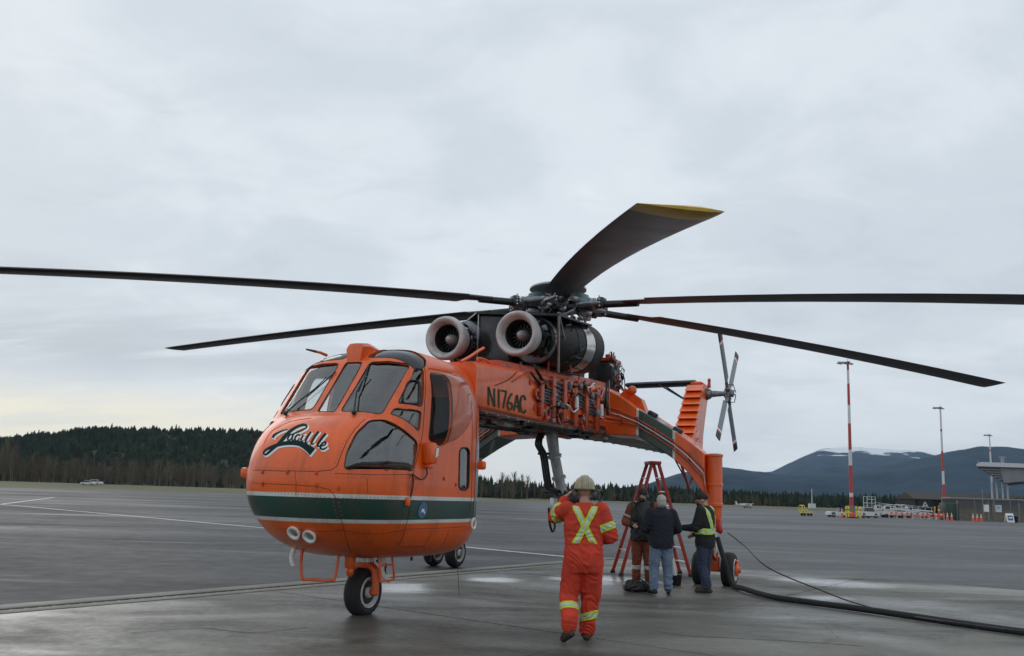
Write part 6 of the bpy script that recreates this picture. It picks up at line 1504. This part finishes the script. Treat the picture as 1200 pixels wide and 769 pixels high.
# green container, orange gate post, sign board
r = empty('container', place(1112.5, 112), .0); tag(r, 'dark green equipment container left of the terminal fence', 'container')
b = MB(); b.box((0, 0, 1.15), (1.9, 1.6, 2.3), None, .06); b.build('shell', 'box_green', r, 30)
for k in range(6): b = MB(); b.box((-.75 + .3 * k, -.81, 1.15), (.10, .03, 2.0), None, .005); b.build('corrugation', 'box_green', r, 0)
r = empty('barrier_post', place(1100.5, 112)); tag(r, 'slim orange and white marker post left of the green container', 'post')
b = MB(); b.lathe((0, 0, 0), (0, 0, 1), [(0, .3), (.08, .3), (.1, .14), (1.9, .12), (1.95, .02)], 12); b.build('post', 'cone_orange', r, 40); b = MB(); b.lathe((0, 0, 1.2), (0, 0, 1), [(0, .145), (.25, .145)], 12, False); b.build('band', 'mast_white', r, 40)
r = empty('barrier_post', place(1094, 116)); tag(r, 'green and yellow flag post left of the orange marker post', 'post'); b = MB(); b.tube([(0, 0, 0), (0, 0, 1.9)], .07, 8); b.build('post', 'box_green', r); b = MB(); b.box((.1, 0, 1.2), (.3, .04, 1.2), Euler((0, .12, 0)), .01); b.build('flag', 'safety_yellow', r)
r = empty('hangar', place(1107, 190), 0.0); tag(r, 'long low dark hangar with brown roof behind the striped mast', 'building')
b = MB(); b.box((1, 5, 1.9), (15, 9, 3.8)); b.build('wall', 'charcoal', r, 0)
b = MB(); b.prism([(-6.7, 0.2, 3.8), (-6.7, 5, 5.4), (-6.7, 9.8, 3.8)], (38, 0, 0)); b.build('roof', 'brown_roof', r, 0)
b = MB(); b.box((-4.2, .45, 2.6), (3.2, .06, 2.2)); b.build('sign_board', 'black', r, 0)
b = MB()
for P_ in ([(-5.0, 1.9), (-4.4, 3.2), (-4.1, 3.2), (-4.7, 1.9)], [(-4.35, 3.2), (-4.1, 3.2), (-3.4, 1.9), (-3.7, 1.9)], [(-4.6, 2.2), (-3.8, 2.2), (-3.8, 2.4), (-4.6, 2.4)]): b.add([(x, .40, z) for x, z in P_], [(0, 1, 2, 3)])
b.build('sign_letter', 'mast_white', r, 0)
# terminal forecourt wall with fence in front
tw = empty('terminal_wall', place(1120, 114)); tag(tw, 'tan terminal wall with pale coping at the right edge', 'wall')
for k in range(9):
    b = MB(); b.box((1.0 + 2.02 * k, 2.0, .85), (2.0, .3, 1.7), None, .01); b.build('wall_panel', 'wall_tan', tw, 0)
b = MB(); b.box((9.0, 1.6, 3.05), (19, 2.4, .18), None, .02); b.build('canopy_slab', 'mast_grey', tw, 0)
b = MB(); b.box((9.0, 3.2, 2.3), (18.4, .2, 1.3)); b.build('back_wall', 'roof_grey', tw, 0)
for k in range(5): b = MB(); b.box((.6 + 4.3 * k, .7, 1.5), (.14, .14, 3.0)); b.build('canopy_post', 'mast_grey', tw, 0)
fn = empty('mesh_fence', place(1120, 111)); tag(fn, 'grey chain-link fence in front of the tan terminal wall', 'fence')
for k in range(8): b = MB(); b.tube([(.2 + 2.4 * k, 0, 0), (.2 + 2.4 * k, 0, 2.9 if k % 2 else 2.5)], .045, 8); b.build('post', 'mesh_grey', fn)
for z in (.08, 1.3, 2.45): b = MB(); b.tube([(.2, 0, z), (17, 0, z)], .03, 6); b.build('rail', 'mesh_grey', fn)
b = MB()
for k in range(110):
    x0 = .2 + .152 * k; b.tube([(x0, 0, .1), (x0 + .9, 0, 2.4)], .004, 3, False); b.tube([(x0 + .9, .01, .1), (x0, .01, 2.4)], .004, 3, False)
tag(b.build('wire_mesh', 'mesh_grey', fn, 0), kind='stuff')
for x_, w_, c_ in ((4.1, .75, 'white'), (5.75, .85, 'roof_white')): b = MB(); b.box((x_, -.06, 1.75), (w_, .03, .95), None, .01); b.build('notice', c_, fn, 0)
b = MB(); b.box((5.75, -.08, 1.9), (.5, .02, .35)); b.build('notice_print', mat('pale_blue', (.30, .42, .52), .5), fn, 0)
for x_, h in ((3.6, 4.2), (5.1, 3.6)): b = MB(); b.tube([(x_, -.2, 0), (x_, -.2, h)], .07, 8); b.build('pole', 'mesh_grey', fn)
sb = empty('sandwich_board', place(1182.5, 104), .0); tag(sb, 'white sandwich board with blue panel by the right edge', 'sign')
for s in (-1, 1): b = MB(); b.box((0, s * .18, .60), (.95, .04, 1.15), Euler((s * .25, 0, 0)), .015); b.build('board_panel', 'white', sb, 30)
b = MB(); b.box((0, -.235, .60), (.62, .015, .62), Euler((-.25, 0, 0))); b.build('blue_panel', 'sign_blue', sb, 0)
b = MB(); b.box((0, -.25, .62), (.40, .012, .16), Euler((-.25, 0, 0))); b.build('print', 'white', sb, 0)
bn = empty('rubbish_bin', place(1189, 106)); tag(bn, 'small black bin right of the sandwich board', 'bin'); b = MB(); b.lathe((0, 0, 0), (0, 0, 1), [(0, .26), (.02, .28), (.75, .34), (.78, .36), (.84, .36), (.92, .22), (.95, .02)], 18); b.build('bin_body', 'black', bn, 40)
# terminal with its wedge-shaped roof
td = 175; t0 = place(1147, td); te = empty('terminal', t0); tag(te, 'terminal with a sharp grey wedge roof jutting in from the right edge', 'building')
def tz(v, u=1170): return at_height(u, v, td) - t0.z
def tx(u): return far(u, td) - t0.x
z_top, z_tip = tz(544.5), tz(546)
zl = tz(566)
b = MB(); b.prism([(0, 0, tz(544, 1147)), (tx(1152), 0, tz(541.5, 1152)), (tx(1240), 0, tz(545, 1240)), (tx(1240), 0, tz(549.5, 1240)), (0, 0, tz(546.5, 1147))], (10.5, 16, 0)); b.build('roof_edge', 'roof_white', te, 0)
b = MB(); b.prism([(.3, .6, tz(547, 1147)), (tx(1176), .6, tz(548, 1176)), (tx(1180), .6, zl)], (9.2, 14, 0)); b.build('soffit', 'glass_dark', te, 0)
b = MB(); b.prism([(tx(1176) + .05, .6, tz(548, 1176)), (tx(1240), .6, tz(550, 1240)), (tx(1240), .6, tz(561, 1240)), (tx(1180) + .05, .6, zl)], (9.2, 14, 0)); b.build('soffit', 'roof_grey', te, 0)
for k in range(20):
    x_ = 1.2 + k * (tx(1240) - 1.2) / 20; zk = at_height(1147, 546.9, td) - t0.z - x_ * .020
    b = MB(); b.box((x_, -.03, zk), (.45, .05, .22)); b.build('soffit_window', 'glass_dark', te, 0)
for k in range(5):
    v_ = 550.5 + 2.8 * k; ua = 1147 + (v_ - 547) * 1.74 + 1; ub = 1176 + (v_ - 548) * .22 - .5
    b = MB(); b.box(((tx(ua) + tx(ub)) / 2, .55, tz(v_, (ua + ub) / 2)), (tx(ub) - tx(ua), .1, .16)); b.build('louvre', 'roof_grey', te, 0)
for u in (1180, 1186, 1193, 1199): b = MB(); x_ = tx(u); b.tube([(x_, 5, 0), (x_, 5, zl + .3)], .18, 10); b.build('column', 'roof_white', te)
b = MB(); b.box((tx(1225), 9, 2.2), (12, 5, 4.4)); b.build('glazed_wall', 'glass_dark', te, 0)
b = MB(); b.box((tx(1198), 6, z_top + 1.1), (.5, .5, 2.2)); b.box((tx(1198), 6, z_top + 2.0), (1.6, .3, .2)); b.tube([(tx(1168), 6, z_top - .3), (tx(1168), 6, z_top + 1.2)], .12, 8); b.build('roof_mast', 'mast_grey', te, 0)
rng = place(1193, 150); hd = empty('hedge', rng); tag(hd, 'dark hedge under the terminal wedge roof', 'hedge')
b = TB()
random.seed(77)
for k in range(900):
    p = V((random.uniform(-2.5, 6), random.uniform(-.8, .8), random.uniform(1.8, 5.2))); p.z *= .8 + .2 * noise.noise(p); a = V((random.uniform(-1, 1), random.uniform(-1, 1), random.uniform(-1, 1))) * .18; c = V((random.uniform(-1, 1), random.uniform(-1, 1), random.uniform(-1, 1))) * .18
    b.add([p, p + a, p + c], [(0, 1, 2)]); t_ = random.uniform(.6, 1.6); b.tint((t_, t_, t_))
b.build('leaves', 'conifer', hd); b = MB(); b.tube([(1, 0, 0), (1, 0, 3)], .15, 6); b.build('stem', 'seat_tan', hd)
# distant lattice beacon and parked things far off
r = empty('beacon_tower', place(951.5, 330, 1.2)); tag(r, 'thin distant lattice beacon tower between helicopter and first mast', 'tower')
b = MB(); Ht = at_height(951.5, 573, 330) - 1.2
for a, c in ((-.35, -.35), (.35, -.35), (0, .4)): b.tube([(a, c, 0), (a * .4, c * .4, Ht)], .06, 4)
for k in range(8): z = Ht * k / 8; s = 1 - .6 * k / 8; b.tube([(-.35 * s, -.35 * s, z), (.35 * s * .95, -.35 * s, z + Ht / 8)], .04, 4)
b.build('lattice', 'mast_white', r); b = MB(); b.box((0, 0, .9), (2.4, 2.0, 1.8), None, .05); b.build('equipment_hut', 'gse_white', r, 0)
def small_plane(u, d, label, rz=0.0, s=1.0):
    r = empty('light_aircraft', place(u, d, grass_z(far(u, d), d) if d > 250 else None), rz); tag(r, label, 'aircraft')
    b = MB(); b.lathe((-3.4 * s, 0, 1.3 * s), (1, 0, 0), [(0, .12 * s), (2 * s, .35 * s), (4 * s, .65 * s), (5.5 * s, .62 * s), (6.6 * s, .42 * s), (6.9 * s, .1 * s)], 16); b.build('fuselage', 'gse_white', r, 50)
    b = MB(); b.box((1.0 * s, 0, 1.95 * s), (1.4 * s, 10 * s, .16 * s), None, .05); b.build('wing', 'gse_white', r, 30); b = MB(); b.box((-3.1 * s, 0, 1.45 * s), (.9 * s, 3.2 * s, .1 * s), None, .03); b.prism([(-3.6 * s, -.05, 1.4 * s), (-2.6 * s, -.05, 1.4 * s), (-3.3 * s, -.05, 2.7 * s), (-3.8 * s, -.05, 2.7 * s)], (0, .1, 0)); b.build('tail_fin', 'gse_white', r, 30)
    for x_, y_ in ((2.6, 0), (.7, 1.1), (.7, -1.1)): b = MB(); b.lathe((x_ * s, y_ * s - .08, .3 * s), (0, 1, 0), [(0, .3 * s), (.16, .3 * s)], 12); b.tube([(x_ * s, y_ * s, .3 * s), (x_ * s, y_ * s * .4, 1.1 * s)], .06, 6); b.build('wheel', 'rubber', r, 40)
    b = MB(); b.box((1.8 * s, 0, 1.72 * s), (1.2 * s, 1.02 * s, .42 * s), None, .1); b.build('cabin_window', 'glass_dark', r, 30)
small_plane(872, 330, 'white light aircraft parked far off just right of the gear strut', .2, 1.0)
def car(u, d, label, rz, sc=1.0):
    return vehicle('parked_car', u, d, label, 'car', 4.6 * sc, 1.8 * sc, 1.5 * sc, 'gse_white', 'gse_white', -.2, 2.6 * sc, rz)
c1 = car(103, 300, 'left one of two white cars on the far grass at left', .1); c1.location.z = grass_z(c1.location.x, 300)
c2 = car(111, 306, 'right one of two white cars on the far grass at left', -.2, 1.2); c2.location.z = grass_z(c2.location.x, 306)

# ================================================================== AIR
hz = MB(); hz.box((0, 5400, 440), (17000, 13000, 900)); ho = hz.build('haze', None, None, 0); tag(ho, 'thin pale haze between the apron and the mountains', 'haze', kind='stuff')
m = bpy.data.materials.new('haze_air'); m.use_nodes = True; nt = m.node_tree; nt.nodes.clear()
o_ = nt.nodes.new('ShaderNodeOutputMaterial'); v_ = nt.nodes.new('ShaderNodeVolumePrincipled'); v_.inputs['Color'].default_value = (.50, .74, 1.0, 1); v_.inputs['Density'].default_value = 3.2e-5; v_.inputs['Anisotropy'].default_value = 0.0
nt.links.new(v_.outputs[0], o_.inputs['Volume']); ho.data.materials.append(m)
